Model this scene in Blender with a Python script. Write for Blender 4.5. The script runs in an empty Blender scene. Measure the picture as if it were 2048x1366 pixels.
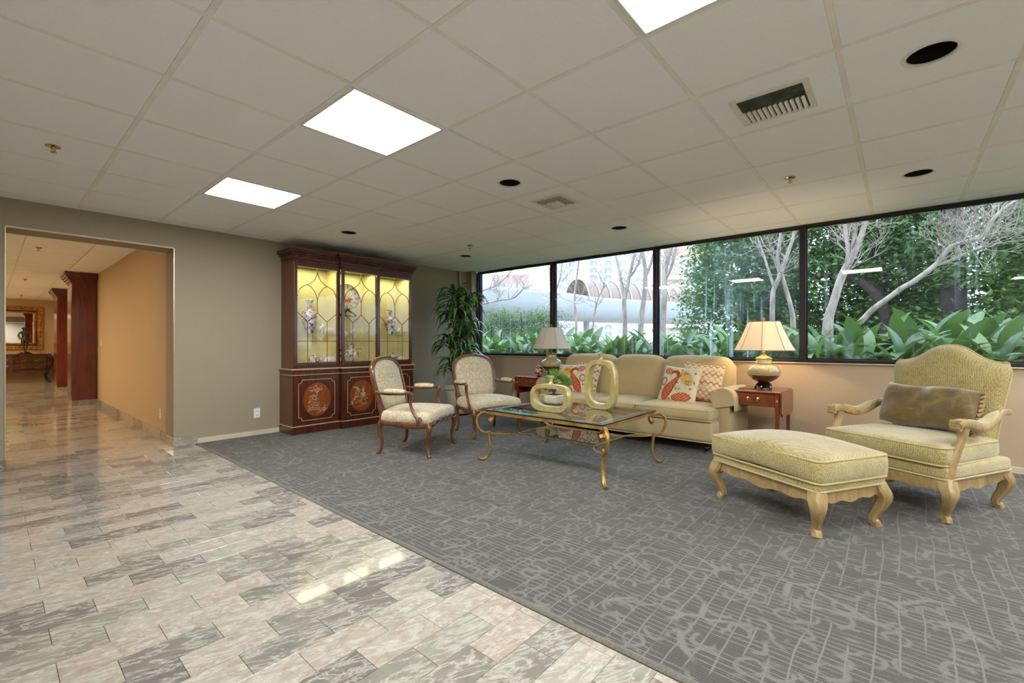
import bpy, math, random
from math import sin, cos, pi, sqrt, exp, atan2, radians
from mathutils import Vector, Matrix, Quaternion
R = random.Random(7)
sc = bpy.context.scene
col = sc.collection

# ---------------- camera, world, exposure ----------------
CAMZ = 1.13; YAW = 40.7; FPX = 902.0
cd = bpy.data.cameras.new('camera'); cam = bpy.data.objects.new('camera', cd); col.objects.link(cam)
cam.location = (0, 0, CAMZ); cam.rotation_euler = (radians(90), 0, radians(YAW - 90))
cd.sensor_width = 36.0; cd.lens = 36.0 * FPX / 2048; cd.shift_y = 4.0 / 2048
cd.clip_start = 0.05; cd.clip_end = 500
sc.camera = cam
sc.view_settings.view_transform = 'Standard'; sc.view_settings.look = 'None'
sc.view_settings.gamma = 1.0; sc.view_settings.use_curve_mapping = False
sc.view_settings.exposure = 0.84
sc.cycles.use_denoising = True
sc.cycles.max_bounces = 9; sc.cycles.diffuse_bounces = 6; sc.cycles.glossy_bounces = 4
sc.cycles.transparent_max_bounces = 16; sc.cycles.transmission_bounces = 6
sc.cycles.sample_clamp_indirect = 4.0
sc.cycles.caustics_reflective = False; sc.cycles.caustics_refractive = False
SKY_COL = (0.60, 0.76, 1.0); SKY_STR = 2.7
wd = bpy.data.worlds.new('world'); sc.world = wd; wd.use_nodes = True
bg = wd.node_tree.nodes['Background']; bg.inputs[0].default_value = (*SKY_COL, 1); bg.inputs[1].default_value = SKY_STR
PANEL_STR = 26.0; PANEL_COL = (0.97, 0.97, 1.0)
HALL_STR = 21.0; HALL_COL = (1.0, 0.74, 0.44)
LAMP_W = 9.0; LAMP_COL = (1.0, 0.72, 0.42)

# ---------------- helpers ----------------
def lin(h):
    if isinstance(h, str):
        h = h.lstrip('#'); c = [int(h[i:i+2], 16) / 255 for i in (0, 2, 4)]
    else: c = [x / 255 for x in h]
    return tuple(x / 12.92 if x <= .04045 else ((x + .055) / 1.055) ** 2.4 for x in c)

class MB:
    def __init__(s): s.v = []; s.f = []; s.c = []; s.uv = None
    def add(s, vs, fs, c=None):
        o = len(s.v); s.v += [tuple(p) for p in vs]; s.f += [tuple(i + o for i in f) for f in fs]
        if c is not None: s.c += [c] * len(vs)
        return s
    def box(s, x0, x1, y0, y1, z0, z1, M=None):
        vs = [(x, y, z) for z in (z0, z1) for y in (y0, y1) for x in (x0, x1)]
        if M is not None: vs = [M @ Vector(p) for p in vs]
        return s.add(vs, [(0, 2, 3, 1), (4, 5, 7, 6), (0, 1, 5, 4), (2, 6, 7, 3), (0, 4, 6, 2), (1, 3, 7, 5)])
    def sweep(s, path, rad, seg=8, sq=0, up=(0, 0, 1), closed=False, capr=True):
        """tube along path; rad = number | list of number | list of (r_side, r_up); sq>0 squares the section"""
        P = [Vector(p) for p in path]; n = len(P)
        if not isinstance(rad, (list, tuple)): rad = [rad] * n
        elif len(rad) == 2 and n != 2 and not isinstance(rad[0], (list, tuple)): rad = [tuple(rad)] * n
        U = Vector(up); rings = []; pside = None
        for i in range(n):
            if closed: t = P[(i + 1) % n] - P[i - 1]
            else: t = P[min(i + 1, n - 1)] - P[max(i - 1, 0)]
            if t.length < 1e-9: t = Vector((0, 0, 1))
            t.normalize()
            side = t.cross(U)
            if side.length < .15:
                side = pside - t * pside.dot(t) if pside is not None else t.cross(Vector((0, 1, 0)) if abs(t.y) < .9 else Vector((1, 0, 0)))
            side.normalize()
            if pside is not None and side.dot(pside) < 0: side = -side
            pside = side; u2 = side.cross(t).normalized()
            r = rad[i]; ra, rb = r if isinstance(r, (list, tuple)) else (r, r)
            ring = []
            for k in range(seg):
                a = 2 * pi * (k + .5) / seg; ca, sa = cos(a), sin(a)
                if sq:
                    m = (abs(ca) ** sq + abs(sa) ** sq) ** (1 / sq); ca /= m; sa /= m
                ring.append(P[i] + side * (ca * ra) + u2 * (sa * rb))
            rings.append(ring)
        vs = [p for r_ in rings for p in r_]; fs = []
        for i in range(n if closed else n - 1):
            j = (i + 1) % n
            for k in range(seg):
                l = (k + 1) % seg; fs.append((i * seg + k, i * seg + l, j * seg + l, j * seg + k))
        if not closed and capr:
            fs.append(tuple(range(seg))); fs.append(tuple((n - 1) * seg + k for k in range(seg - 1, -1, -1)))
        return s.add(vs, fs)
    def lathe(s, prof, seg=24, c=(0, 0, 0), cap=True):
        vs = []; fs = []; n = len(prof)
        for r, z in prof:
            for k in range(seg):
                a = 2 * pi * k / seg; vs.append((c[0] + r * cos(a), c[1] + r * sin(a), c[2] + z))
        for i in range(n - 1):
            for k in range(seg):
                l = (k + 1) % seg; fs.append((i * seg + k, i * seg + l, (i + 1) * seg + l, (i + 1) * seg + k))
        if cap:
            if prof[0][0] > 1e-4: fs.append(tuple(range(seg - 1, -1, -1)))
            if prof[-1][0] > 1e-4: fs.append(tuple((n - 1) * seg + k for k in range(seg)))
        return s.add(vs, fs)
    def rbox(s, cx, cy, cz, w, d, h, r=.03, crown=0., cbot=0., n=10, puff=0., M=None, fn=None):
        """rounded cushion box centred at c; crown swells the top, puff the sides"""
        hx, hy, hz = w / 2, d / 2, h / 2; vs = []; fs = []; idx = {}
        r = min(r, hx, hy, hz)
        def lin_(h_, k, n_): # denser at borders
            t = k / n_ * 2 - 1; return t
        def V(i, j, k):
            key = (i, j, k)
            if key in idx: return idx[key]
            q = [(i / n) * 2 - 1, (j / n) * 2 - 1, (k / 6) * 2 - 1]
            H = (hx, hy, hz); p = []; inner = []
            for a in range(3):
                N_ = (n, n, 6)[a]; t = q[a]; ii = (i, j, k)[a]
                # map lattice: two outer steps on each side cover the rounding
                if ii == 0 or ii == N_: x = H[a] * (1 if t > 0 else -1)
                elif ii == 1 or ii == N_ - 1: x = (H[a] - r * .55) * (1 if t > 0 else -1)
                else: x = (H[a] - r) * ((ii - 2) / (N_ - 4) * 2 - 1)
                p.append(x); inner.append(max(-(H[a] - r), min(H[a] - r, x)))
            P_ = Vector(p); I_ = Vector(inner); dlt = P_ - I_
            if dlt.length > 1e-9:
                # project to rounded corner
                m = max(abs(dlt.x), abs(dlt.y), abs(dlt.z)); P_ = I_ + dlt.normalized() * (m if m < r * .99 else r)
            x, y, z = P_
            fx = 1 - (x / hx) ** 2; fy = 1 - (y / hy) ** 2; fz = 1 - (z / hz) ** 2
            g = max(0, fx) ** .7 * max(0, fy) ** .7
            if z > 0: z += crown * g * (z / hz)
            else: z += cbot * g * (z / hz)
            if puff:
                x += puff * max(0, fz) * max(0, fy) ** .6 * (x / hx); y += puff * max(0, fz) * max(0, fx) ** .6 * (y / hy)
            if fn: x, y, z = fn(x, y, z)
            Q = Vector((x + cx, y + cy, z + cz))
            if M is not None: Q = M @ Q
            idx[key] = len(vs); vs.append(Q); return idx[key]
        N3 = (n, n, 6)
        for a in range(3):
            b, c_ = (a + 1) % 3, (a + 2) % 3
            for sd in (0, N3[a]):
                for i in range(N3[b]):
                    for j in range(N3[c_]):
                        q = []
                        for di, dj in ((0, 0), (1, 0), (1, 1), (0, 1)):
                            t = [0, 0, 0]; t[a] = sd; t[b] = i + di; t[c_] = j + dj; q.append(V(*t))
                        if sd == 0: q.reverse()
                        fs.append(tuple(q))
        return s.add(vs, fs)
    def grid(s, fn, nu, nv, closed_u=False, colfn=None):
        vs = []; 
        for j in range(nv + 1):
            for i in range(nu + (0 if closed_u else 1)):
                vs.append(fn(i / nu, j / nv))
                if colfn: s.c.append(colfn(i / nu, j / nv))
        W = nu + (0 if closed_u else 1); fs = []
        for j in range(nv):
            for i in range(nu):
                i2 = (i + 1) % W if closed_u else i + 1
                fs.append((j * W + i, j * W + i2, (j + 1) * W + i2, (j + 1) * W + i))
        return s.add(vs, fs)
    def prism(s, outline, y0, y1, M=None):
        """outline in (x,z), extruded along y"""
        n = len(outline); vs = [(x, y0, z) for x, z in outline] + [(x, y1, z) for x, z in outline]
        if M is not None: vs = [M @ Vector(p) for p in vs]
        fs = [tuple(range(n)), tuple(range(2 * n - 1, n - 1, -1))]
        for i in range(n):
            j = (i + 1) % n; fs.append((i, i + n, j + n, j))
        return s.add(vs, fs)
    def mesh(s, name, m=None, smooth=True, ang=.7):
        me = bpy.data.meshes.new(name); me.from_pydata(s.v, [], s.f); me.update()
        if m is not None: me.materials.append(m)
        if s.c and len(s.c) == len(s.v):
            at = me.color_attributes.new('Col', 'FLOAT_COLOR', 'POINT')
            flat = []
            for c in s.c: flat += [c[0], c[1], c[2], 1.0]
            at.data.foreach_set('color', flat)
        if smooth:
            me.polygons.foreach_set('use_smooth', [True] * len(me.polygons))
            me.set_sharp_from_angle(angle=ang)
        return me
    def build(s, name, m, parent=None, loc=None, rz=0, smooth=True, bevel=0, ang=.7, seg=2):
        o = bpy.data.objects.new(name, s.mesh(name, m, smooth, ang)); col.objects.link(o)
        if parent is not None: o.parent = parent
        if loc is not None: o.location = loc
        if rz: o.rotation_euler.z = rz
        if bevel:
            b = o.modifiers.new('bevel', 'BEVEL'); b.width = bevel; b.segments = seg; b.limit_method = 'ANGLE'; b.harden_normals = False
        return o

def tag(o, label=None, cat=None, group=None, kind=None):
    if label: o['label'] = label
    if cat: o['category'] = cat
    if group: o['group'] = group
    if kind: o['kind'] = kind
    return o
def empty(name, loc=(0, 0, 0), rz=0.0, label=None, cat=None, group=None):
    o = bpy.data.objects.new(name, None); col.objects.link(o); o.location = loc; o.rotation_euler.z = rz
    o.empty_display_size = .05
    return tag(o, label, cat, group)
def inst(src, parent=None, loc=None, rot=None, scale=None):
    o = src.copy(); col.objects.link(o); o.parent = parent
    if loc is not None: o.location = loc
    if rot is not None: o.rotation_euler = rot
    if scale is not None: o.scale = (scale,) * 3 if not isinstance(scale, (tuple, list)) else scale
    return o
def copy_tree(o, parent=None):
    c = o.copy(); col.objects.link(c); c.parent = parent
    for ch in list(o.children): copy_tree(ch, c)
    return c
def struct(o, label=None): return tag(o, label, None, None, 'structure')
def bez(pts, n=24, closed=False):
    """Catmull-Rom through pts"""
    P = [Vector(p) for p in pts]; out = []; m = len(P)
    segs = m if closed else m - 1; k = max(2, n // segs)
    for i in range(segs):
        if closed: p0, p1, p2, p3 = P[(i - 1) % m], P[i], P[(i + 1) % m], P[(i + 2) % m]
        else: p0, p1, p2, p3 = P[max(i - 1, 0)], P[i], P[min(i + 1, m - 1)], P[min(i + 2, m - 1)]
        for j in range(k):
            t = j / k
            out.append(.5 * ((2 * p1) + (p2 - p0) * t + (2 * p0 - 5 * p1 + 4 * p2 - p3) * t * t + (3 * p1 - p0 - 3 * p2 + p3) * t ** 3))
    if not closed: out.append(P[-1])
    return out
def bezr(pts, n=24, closed=False):
    """pts (x,y,z,r) -> path, radii"""
    a = bez([p[:3] for p in pts], n, closed); b = bez([(p[3], 0, 0) for p in pts], n, closed)
    return a, [max(.0005, q.x) for q in b]
def rrect(w, d, r, z=0., n=5, cx=0, cy=0):
    out = []
    for k, (sx, sy) in enumerate(((1, 1), (-1, 1), (-1, -1), (1, -1))):
        for i in range(n + 1):
            a = pi / 2 * (k + i / n); out.append((cx + sx * (w / 2 - r) + r * cos(a), cy + sy * (d / 2 - r) + r * sin(a), z))
    return out

# ---------------- materials ----------------
class NT:
    def __init__(s, name):
        s.m = bpy.data.materials.new(name); s.m.use_nodes = True; s.t = s.m.node_tree
        s.b = s.t.nodes['Principled BSDF']; s.out = s.t.nodes['Material Output']
    def set(s, sock, v):
        if isinstance(v, bpy.types.NodeSocket): s.t.links.new(v, sock)
        else:
            if sock.type == 'RGBA' and len(v) == 3: v = (*v, 1)
            sock.default_value = v
    def n(s, typ, ins=None, out=0, **kw):
        nd = s.t.nodes.new(typ)
        for k, v in kw.items(): setattr(nd, k, v)
        for k, v in (ins or {}).items(): s.set(nd.inputs[k], v)
        return nd.outputs[out]
    def math(s, op, a, b=0.0, c=0.0, clamp=False): return s.n('ShaderNodeMath', {0: a, 1: b, 2: c}, operation=op, use_clamp=clamp)
    def vm(s, op, a, b=(0, 0, 0)): return s.n('ShaderNodeVectorMath', {0: a, 1: b}, operation=op)
    def pos(s): return s.n('ShaderNodeNewGeometry', out='Position')
    def obj(s): return s.n('ShaderNodeTexCoord', out='Object')
    def scale(s, v, k): return s.vm('MULTIPLY', v, k if isinstance(k, (tuple, list)) else (k, k, k))
    def noise(s, v, sc_=5., det=3., rough=.5, dist=0., out=0, dim='3D'):
        return s.n('ShaderNodeTexNoise', {'Vector': v, 'Scale': sc_, 'Detail': det, 'Roughness': rough, 'Distortion': dist}, out=out, noise_dimensions=dim)
    def ramp(s, fac, stops, interp='LINEAR'):
        nd = s.t.nodes.new('ShaderNodeValToRGB'); cr = nd.color_ramp; cr.interpolation = interp
        while len(cr.elements) > 1: cr.elements.remove(cr.elements[0])
        for i, (p, c) in enumerate(stops):
            e = cr.elements[0] if i == 0 else cr.elements.new(p)
            e.position = p; e.color = (*c, 1) if len(c) == 3 else c
        s.set(nd.inputs[0], fac); return nd.outputs[0]
    def mix(s, fac, a, b, typ='MIX'):
        nd = s.t.nodes.new('ShaderNodeMix'); nd.data_type = 'RGBA'; nd.blend_type = typ
        s.set(nd.inputs[0], fac); s.set(nd.inputs[6], a); s.set(nd.inputs[7], b); return nd.outputs[2]
    def bump(s, h, strength=.3, dist=.01):
        s.set(s.b.inputs['Normal'], s.n('ShaderNodeBump', {'Height': h, 'Strength': strength, 'Distance': dist}))
    def p(s, **kw):
        names = dict(color='Base Color', rough='Roughness', metal='Metallic', spec='Specular IOR Level', coat='Coat Weight', coatr='Coat Roughness',
                     sheen='Sheen Weight', trans='Transmission Weight', ior='IOR', alpha='Alpha', ecol='Emission Color', estr='Emission Strength', sss='Subsurface Weight')
        for k, v in kw.items(): s.set(s.b.inputs[names[k]], v)
        return s.m
def W(*a): return (1, 1, 1)
def simple(name, c, rough=.5, metal=0., var=.06, vs=8., **kw):
    N = NT(name); c = lin(c)
    nz = N.noise(N.obj(), vs, 4)
    f = N.ramp(nz, [(.3, tuple(x * (1 - var) for x in c)), (.7, tuple(min(1, x * (1 + var)) for x in c))])
    return N.p(color=f, rough=rough, metal=metal, **kw)
def colored(name, rough=.4, spec=.5, **kw):
    N = NT(name); a = N.n('ShaderNodeVertexColor', layer_name='Col'); return N.p(color=a, rough=rough, spec=spec, **kw)
def emis(name, c, s):
    N = NT(name); return N.p(color=(0.8, .8, .8), ecol=c, estr=s, rough=.5)
def wood(name, dark, light, scale=(14, 14, 1.2), rough=.28, coat=.4, fine=60):
    N = NT(name); v = N.scale(N.obj(), scale)
    a = N.noise(v, 1.5, 6, .6, 1.2); b = N.noise(N.scale(N.obj(), tuple(k * fine / 10 for k in scale)), 1., 2, .5)
    f = N.math('ADD', N.math('MULTIPLY', a, .75), N.math('MULTIPLY', b, .25))
    c = N.ramp(f, [(.32, lin(dark)), (.66, lin(light))])
    return N.p(color=c, rough=rough, coat=coat, coatr=.15)
def fabric(name, c1, c2, scale=120., rough=.85, sheen=.25, big=3., bigvar=.08, bump=.25):
    N = NT(name); o = N.obj()
    w1 = N.n('ShaderNodeTexNoise', {'Vector': N.scale(o, (scale, scale, scale)), 'Scale': 1., 'Detail': 2.})
    w2 = N.noise(o, big, 3)
    c = N.ramp(w1, [(.35, lin(c1)), (.65, lin(c2))])
    k = N.ramp(w2, [(.3, (1 - bigvar,) * 3), (.7, (1 + bigvar,) * 3)])
    c = N.mix(1., c, k, 'MULTIPLY'); N.bump(w1, bump, .002)
    return N.p(color=c, rough=rough, sheen=sheen, spec=.2)
def chenille(name, c1, c2, cell=.009):
    N = NT(name); o = N.obj()
    rot = N.n('ShaderNodeMapping', {'Vector': o, 'Rotation': (.3, .2, .785)})
    vo = N.n('ShaderNodeTexVoronoi', {'Vector': rot, 'Scale': 1 / cell, 'Randomness': .35})
    big = N.noise(o, 6., 4, .6)
    f = N.math('MULTIPLY_ADD', big, .5, N.math('MULTIPLY', vo, .75))
    c = N.ramp(f, [(.35, lin(c2)), (.62, lin(c1)), (.85, lin(c1))]) if False else N.ramp(f, [(.3, lin(c1)), (.8, lin(c2))])
    N.bump(N.math('SUBTRACT', 1., vo), .5, .003)
    return N.p(color=c, rough=.8, sheen=.5, spec=.2)
def glassy(name, tint=(1, 1, 1), refl=1., streak=False, ior=1.45):
    """clear pane: straight-through transparency with fresnel reflection"""
    N = NT(name); N.t.nodes.remove(N.b)
    tr = N.n('ShaderNodeBsdfTransparent', {'Color': tint}); gl = N.n('ShaderNodeBsdfGlossy', {'Color': (refl,) * 3, 'Roughness': .01})
    fr = N.n('ShaderNodeFresnel', {'IOR': ior})
    # reflect only at the outer faces
    bf = N.n('ShaderNodeNewGeometry', out='Backfacing')
    fr = N.math('MULTIPLY', fr, N.math('SUBTRACT', 1., bf))
    s = N.n('ShaderNodeMixShader', {0: fr, 1: tr, 2: gl})
    if streak:
        p = N.pos()
        a = N.noise(N.scale(p, (1, 26, .55)), 1., 4, .65, .2)
        e = N.noise(N.scale(p, (1, 2.6, .7)), 1., 2, .5)
        f = N.math('MULTIPLY', N.math('MULTIPLY_ADD', a, 11., -5.9, clamp=True), N.math('MULTIPLY_ADD', e, 6., -2.6, clamp=True))
        haze = N.math('MULTIPLY_ADD', N.noise(N.scale(p, (1, 1.6, 1.1)), 1., 3), .22, -.07, clamp=True)
        f = N.math('ADD', N.math('MULTIPLY', f, .8 * streak), N.math('MULTIPLY', haze, streak), clamp=True)
        df = N.n('ShaderNodeBsdfTranslucent', {'Color': (.75, .82, .9)})
        s = N.n('ShaderNodeMixShader', {0: f, 1: s, 2: df})
    N.t.links.new(s, N.out.inputs[0]); return N.m

M = {}
def wallpaper(name, c):
    N = NT(name); p = N.pos(); c = lin(c)
    a = N.noise(N.scale(p, (60, 60, 420)), 1., 3, .6); b = N.noise(N.scale(p, (420, 420, 60)), 1., 2, .5)
    f = N.math('ADD', N.math('MULTIPLY', a, .6), N.math('MULTIPLY', b, .4))
    cc = N.ramp(f, [(.3, tuple(x * .86 for x in c)), (.7, tuple(x * 1.1 for x in c))])
    N.bump(f, .15, .002); return N.p(color=cc, rough=.8, spec=.25)
M['wall'] = wallpaper('wallpaper_taupe', (161, 151, 129))
M['wall2'] = wallpaper('wallpaper_sill_wall_lit', (194, 174, 146))  # same wallpaper, warm lamp light put into a lighter colour
M['hallwall'] = wallpaper('wallpaper_hall_lit', (196, 172, 140))  # same wallpaper again, the hall's warm light put into its colour
def tile_mat():
    N = NT('ceiling_tile_white'); p = N.pos(); a = N.noise(p, 160., 2, .6); c = lin((249, 250, 252))
    cc = N.ramp(a, [(.35, tuple(x * .96 for x in c)), (.6, c)]); N.bump(a, .25, .002); return N.p(color=cc, rough=.9, spec=.2)
M['tile'] = tile_mat()
M['tee'] = simple('ceiling_tee_cream', (239, 236, 226), .6)
M['panel'] = emis('light_panel', PANEL_COL, PANEL_STR)
M['hallpanel'] = emis('hall_light_panel', HALL_COL, HALL_STR)
M['white_trim'] = simple('white_trim', (225, 222, 214), .45)
M['strip'] = simple('corner_strip_metal', (206, 198, 180), .3, .8)
M['cream_trim'] = simple('cream_baseboard', (214, 202, 176), .5)
M['dark_hole'] = simple('black_baffle', (18, 17, 16), .5)
M['bronze_frame'] = simple('dark_bronze_frame', (44, 40, 42), .35, .4)
M['pane'] = glassy('window_glass'); M['pane_dirty'] = glassy('window_glass_streaked', streak=.6); M['pane_some'] = glassy('window_glass_dusty', streak=.12)
M['glass'] = glassy('clear_glass'); 
def tabletop():
    return glassy('tabletop_glass', (.80, .86, .86), 1., ior=1.75)
M['tglass'] = tabletop()
def marble(name, src, grout=False):
    N = NT(name); p = N.pos()
    rnd = N.n('ShaderNodeObjectInfo', out='Random') if src == 'obj' else N.n('ShaderNodeAttribute', attribute_name='rnd', out='Fac')
    off = N.n('ShaderNodeCombineXYZ', {0: N.math('MULTIPLY', rnd, 37.), 1: N.math('MULTIPLY', rnd, 91.), 2: N.math('MULTIPLY', rnd, 53.)})
    v = N.vm('ADD', p, off)
    r2 = N.math('FRACT', N.math('MULTIPLY', rnd, 17.31))
    a = N.noise(N.scale(v, (.7, 1.5, 1)), 7., 4, .55, .6)
    k = N.math('ADD', N.math('MULTIPLY', a, .55), N.math('MULTIPLY_ADD', r2, 1.05, -.30))
    grey, green, pale, pink, cream = lin((128, 126, 116)), lin((140, 140, 128)), lin((158, 156, 144)), lin((164, 152, 140)), lin((167, 161, 147))
    base = N.ramp(k, [(.0, lin((112, 109, 103))), (.25, grey), (.38, green), (.5, pale), (.66, cream), (.82, pink), (1., cream)])
    wv = N.noise(N.scale(N.n('ShaderNodeMapping', {'Vector': v, 'Rotation': (0, 0, .35)}), (.6, 2.1, 1)), 9., 6, .68, .7)
    vein = N.ramp(N.math('ABSOLUTE', N.math('SUBTRACT', wv, .5)), [(0., (1, 1, 1)), (.018, (.5,) * 3), (.05, (0, 0, 0))])
    c = N.mix(N.math('MULTIPLY', vein, .7), base, lin((198, 195, 183)))
    w2 = N.noise(v, 4.3, 4, .6, 2.)
    vp = N.ramp(N.math('ABSOLUTE', N.math('SUBTRACT', w2, .52)), [(0., (1, 1, 1)), (.022, (.2,) * 3), (.04, (0, 0, 0))])
    c = N.mix(N.math('MULTIPLY', vp, N.math('MULTIPLY', r2, .5)), c, lin((150, 116, 104)))
    d = N.noise(v, 30., 3); c = N.mix(1., c, N.ramp(d, [(.3, (.9,) * 3), (.7, (1.05,) * 3)]), 'MULTIPLY')
    rr = N.noise(p, 9., 3)
    return N.p(color=c, rough=N.ramp(rr, [(.3, (.06,) * 3), (.7, (.10,) * 3)]), spec=.42)
M['marble'] = marble('marble_tile', 'obj'); M['marble_mass'] = marble('marble_tile_far', 'attr')
M['grout'] = simple('grout', (112, 108, 98), .7)
def carpet():
    N = NT('carpet_grey'); p = N.pos()
    sx = N.n('ShaderNodeSeparateXYZ', {0: p}); x, y = sx, None
    X = sx.node.outputs[0]; Y = sx.node.outputs[1]
    hatch = N.math('SINE', N.math('MULTIPLY', N.math('ADD', X, N.math('MULTIPLY', N.noise(p, 3., 1), .02)), 2 * pi / .0125))
    wob = N.n('ShaderNodeTexNoise', {'Vector': p, 'Scale': 5., 'Detail': 2.}, out='Color')
    v = N.vm('ADD', p, N.scale(N.vm('SUBTRACT', wob, (.5, .5, .5)), .07))
    def lines(vec, sc_, rnd, w0, w1, metric=None):
        nd = N.n('ShaderNodeTexVoronoi', {'Vector': vec, 'Scale': sc_, 'Randomness': rnd}, feature='DISTANCE_TO_EDGE', voronoi_dimensions='2D')
        return N.math('SUBTRACT', 1., N.math('SMOOTHSTEP', nd, w0, w1)) if False else N.n('ShaderNodeMapRange', {0: nd, 1: w0, 2: w1, 3: 1., 4: 0.}, interpolation_type='SMOOTHSTEP')
    def stripes(coord, per, wob_, hw, mask):
        f = N.math('FRACT', N.math('ADD', N.math('DIVIDE', coord, per), wob_))
        l = N.n('ShaderNodeMapRange', {0: N.math('ABSOLUTE', N.math('SUBTRACT', f, .5)), 1: hw * .6, 2: hw * 1.4, 3: 1., 4: 0.})
        return N.math('MULTIPLY', l, mask)
    def msk(off, sc_, a, b): return N.n('ShaderNodeMapRange', {0: N.noise(N.scale(N.vm('ADD', p, off), sc_), 1., 1), 1: a, 2: b, 3: 0., 4: 1.})
    wx = N.math('MULTIPLY', N.noise(N.scale(p, (5, 2.2, 1)), 1., 2), 1.1); wy = N.math('MULTIPLY', N.noise(N.scale(N.vm('ADD', p, (5, 5, 0)), (2., 4., 1)), 1., 2), .9)
    g1 = stripes(X, .030, wx, .105, msk((1, 2, 0), (14, 2.2, 1), .36, .46))
    g2 = stripes(Y, .070, wy, .045, msk((7, 3, 0), (2.4, 9, 1), .42, .47))
    blob = N.n('ShaderNodeTexVoronoi', {'Vector': v, 'Scale': 9., 'Randomness': .95}, feature='F1', voronoi_dimensions='2D')
    ring = N.math('SUBTRACT', 1., N.n('ShaderNodeMapRange', {0: N.math('ABSOLUTE', N.math('SUBTRACT', blob, .38)), 1: .05, 2: .11, 3: 0., 4: 1.}))
    patch = N.math('MULTIPLY', msk((9, 4, 0), (9, 9, 1), .44, .52), .8)
    ed = N.n('ShaderNodeTexVoronoi', {'Vector': N.scale(v, (1, .8, 1)), 'Scale': 5.2, 'Randomness': 1.}, feature='DISTANCE_TO_EDGE', voronoi_dimensions='2D')
    g3 = N.math('MULTIPLY', N.n('ShaderNodeMapRange', {0: ed, 1: .03, 2: .07, 3: 1., 4: 0.}), msk((2, 8, 0), (4, 4, 1), .52, .58))
    m = N.math('MAXIMUM', N.math('MAXIMUM', N.math('MAXIMUM', N.math('MULTIPLY', g1, .95), g2), g3), N.math('MULTIPLY', ring, patch))
    pile = N.noise(p, 420., 2, .7)
    dark = N.mix(N.math('MULTIPLY_ADD', hatch, .5, .5), lin((68, 67, 62)), lin((90, 89, 83)))
    c = N.mix(N.math('MULTIPLY', m, .75), dark, lin((126, 126, 120)))
    c = N.mix(1., c, N.ramp(pile, [(.35, (.62,) * 3), (.65, (1.26,) * 3)]), 'MULTIPLY')
    N.bump(N.math('ADD', pile, N.math('MULTIPLY', m, .4)), .5, .004)
    return N.p(color=c, rough=.95, spec=.1, sheen=.15)
M['carpet'] = carpet(); M['carpet_edge'] = fabric('carpet_edge_band', (86, 84, 76), (112, 108, 98), 200)
M['mahog'] = wood('mahogany_dark', (40, 14, 8), (98, 44, 20))
M['mahog2'] = wood('mahogany_red', (72, 14, 10), (120, 40, 20), (9, 9, .8), .22, .6)
M['mahogside'] = wood('mahogany_side', (84, 44, 14), (112, 64, 26))
M['satin'] = wood('satinwood_oval', (116, 52, 14), (150, 78, 26), (20, 20, 3))
M['inlay'] = simple('pale_inlay', (206, 172, 128), .4)
M['cherry'] = wood('cherry_wood', (92, 38, 16), (146, 72, 34), (10, 10, 2))
M['walnutc'] = wood('carved_walnut', (74, 42, 20), (130, 80, 42), (12, 12, 3), .3, .4)
M['walnutg'] = wood('carved_walnut_lilac', (66, 52, 56), (150, 132, 142), (20, 20, 20), .35, .3)  # lilac-grey walnut tone for the raised carving and mouldings
M['pickled'] = wood('pickled_oak', (148, 124, 76), (190, 166, 118), (8, 8, 3), .42, .2)
M['yellowback'] = simple('pale_yellow_lining', (218, 212, 158), .7)
def damask():
    N = NT('damask_cream'); o = N.obj()
    v = N.scale(o, (1, 1, 1)); sx = N.n('ShaderNodeSeparateXYZ', {0: v}).node
    ax = N.math('ABSOLUTE', sx.outputs[0])
    vv = N.n('ShaderNodeCombineXYZ', {0: ax, 1: sx.outputs[1], 2: sx.outputs[2]})
    a = N.noise(vv, 16., 5, .65, .6); b = N.n('ShaderNodeTexVoronoi', {'Vector': vv, 'Scale': 11.}, feature='F1')
    rg = N.ramp(N.math('ABSOLUTE', N.math('SUBTRACT', N.math('FRACT', N.math('MULTIPLY', b, 4.)), .5)), [(.0, (1,) * 3), (.16, (0,) * 3)])
    f = N.math('ABSOLUTE', N.math('SUBTRACT', a, .5)); f = N.ramp(f, [(.0, (1,) * 3), (.05, (0,) * 3)])
    k = N.math('MAXIMUM', f, N.math('MULTIPLY', rg, .7))
    c = N.mix(N.math('MULTIPLY', k, .8), lin((218, 204, 168)), lin((160, 146, 118)))
    return N.p(color=c, rough=.6, sheen=.3, spec=.3)
M['damask'] = damask()
M['sofa'] = fabric('sofa_beige', (176, 156, 112), (196, 178, 134), 260, bigvar=.04)
M['sofaw'] = simple('sofa_piping', (196, 176, 138), .8)
M['chen'] = chenille('chenille_straw', (206, 193, 138), (142, 127, 72))
M['chenw'] = fabric('chenille_piping', (176, 160, 104), (204, 190, 140), 300)
M['velvet'] = None
def velvet():
    N = NT('velvet_brown'); o = N.obj(); a = N.noise(o, 9., 4, .6, .8)
    c = N.ramp(a, [(.3, lin((84, 68, 32))), (.55, lin((110, 92, 48))), (.75, lin((140, 122, 76)))]); N.bump(a, .4, .02)
    return N.p(color=c, rough=.6, sheen=.8, spec=.2)
M['velvet'] = velvet()
M['braid'] = simple('gold_braid', (176, 146, 96), .5)
M['brass'] = simple('brass', (196, 160, 96), .25, 1.)
def gold(name, c1, c2, rough=.35):
    N = NT(name); a = N.noise(N.obj(), 14., 4, .6); return N.p(color=N.ramp(a, [(.3, lin(c1)), (.7, lin(c2))]), rough=rough, metal=.6)
M['goldleg'] = gold('antique_gold_iron', (150, 112, 50), (206, 166, 96), .38)
M['vase'] = gold('gold_leaf_vase', (206, 186, 116), (232, 218, 160), .4)
M['black'] = simple('black_lacquer', (20, 16, 16), .2, coat=.6)
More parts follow.
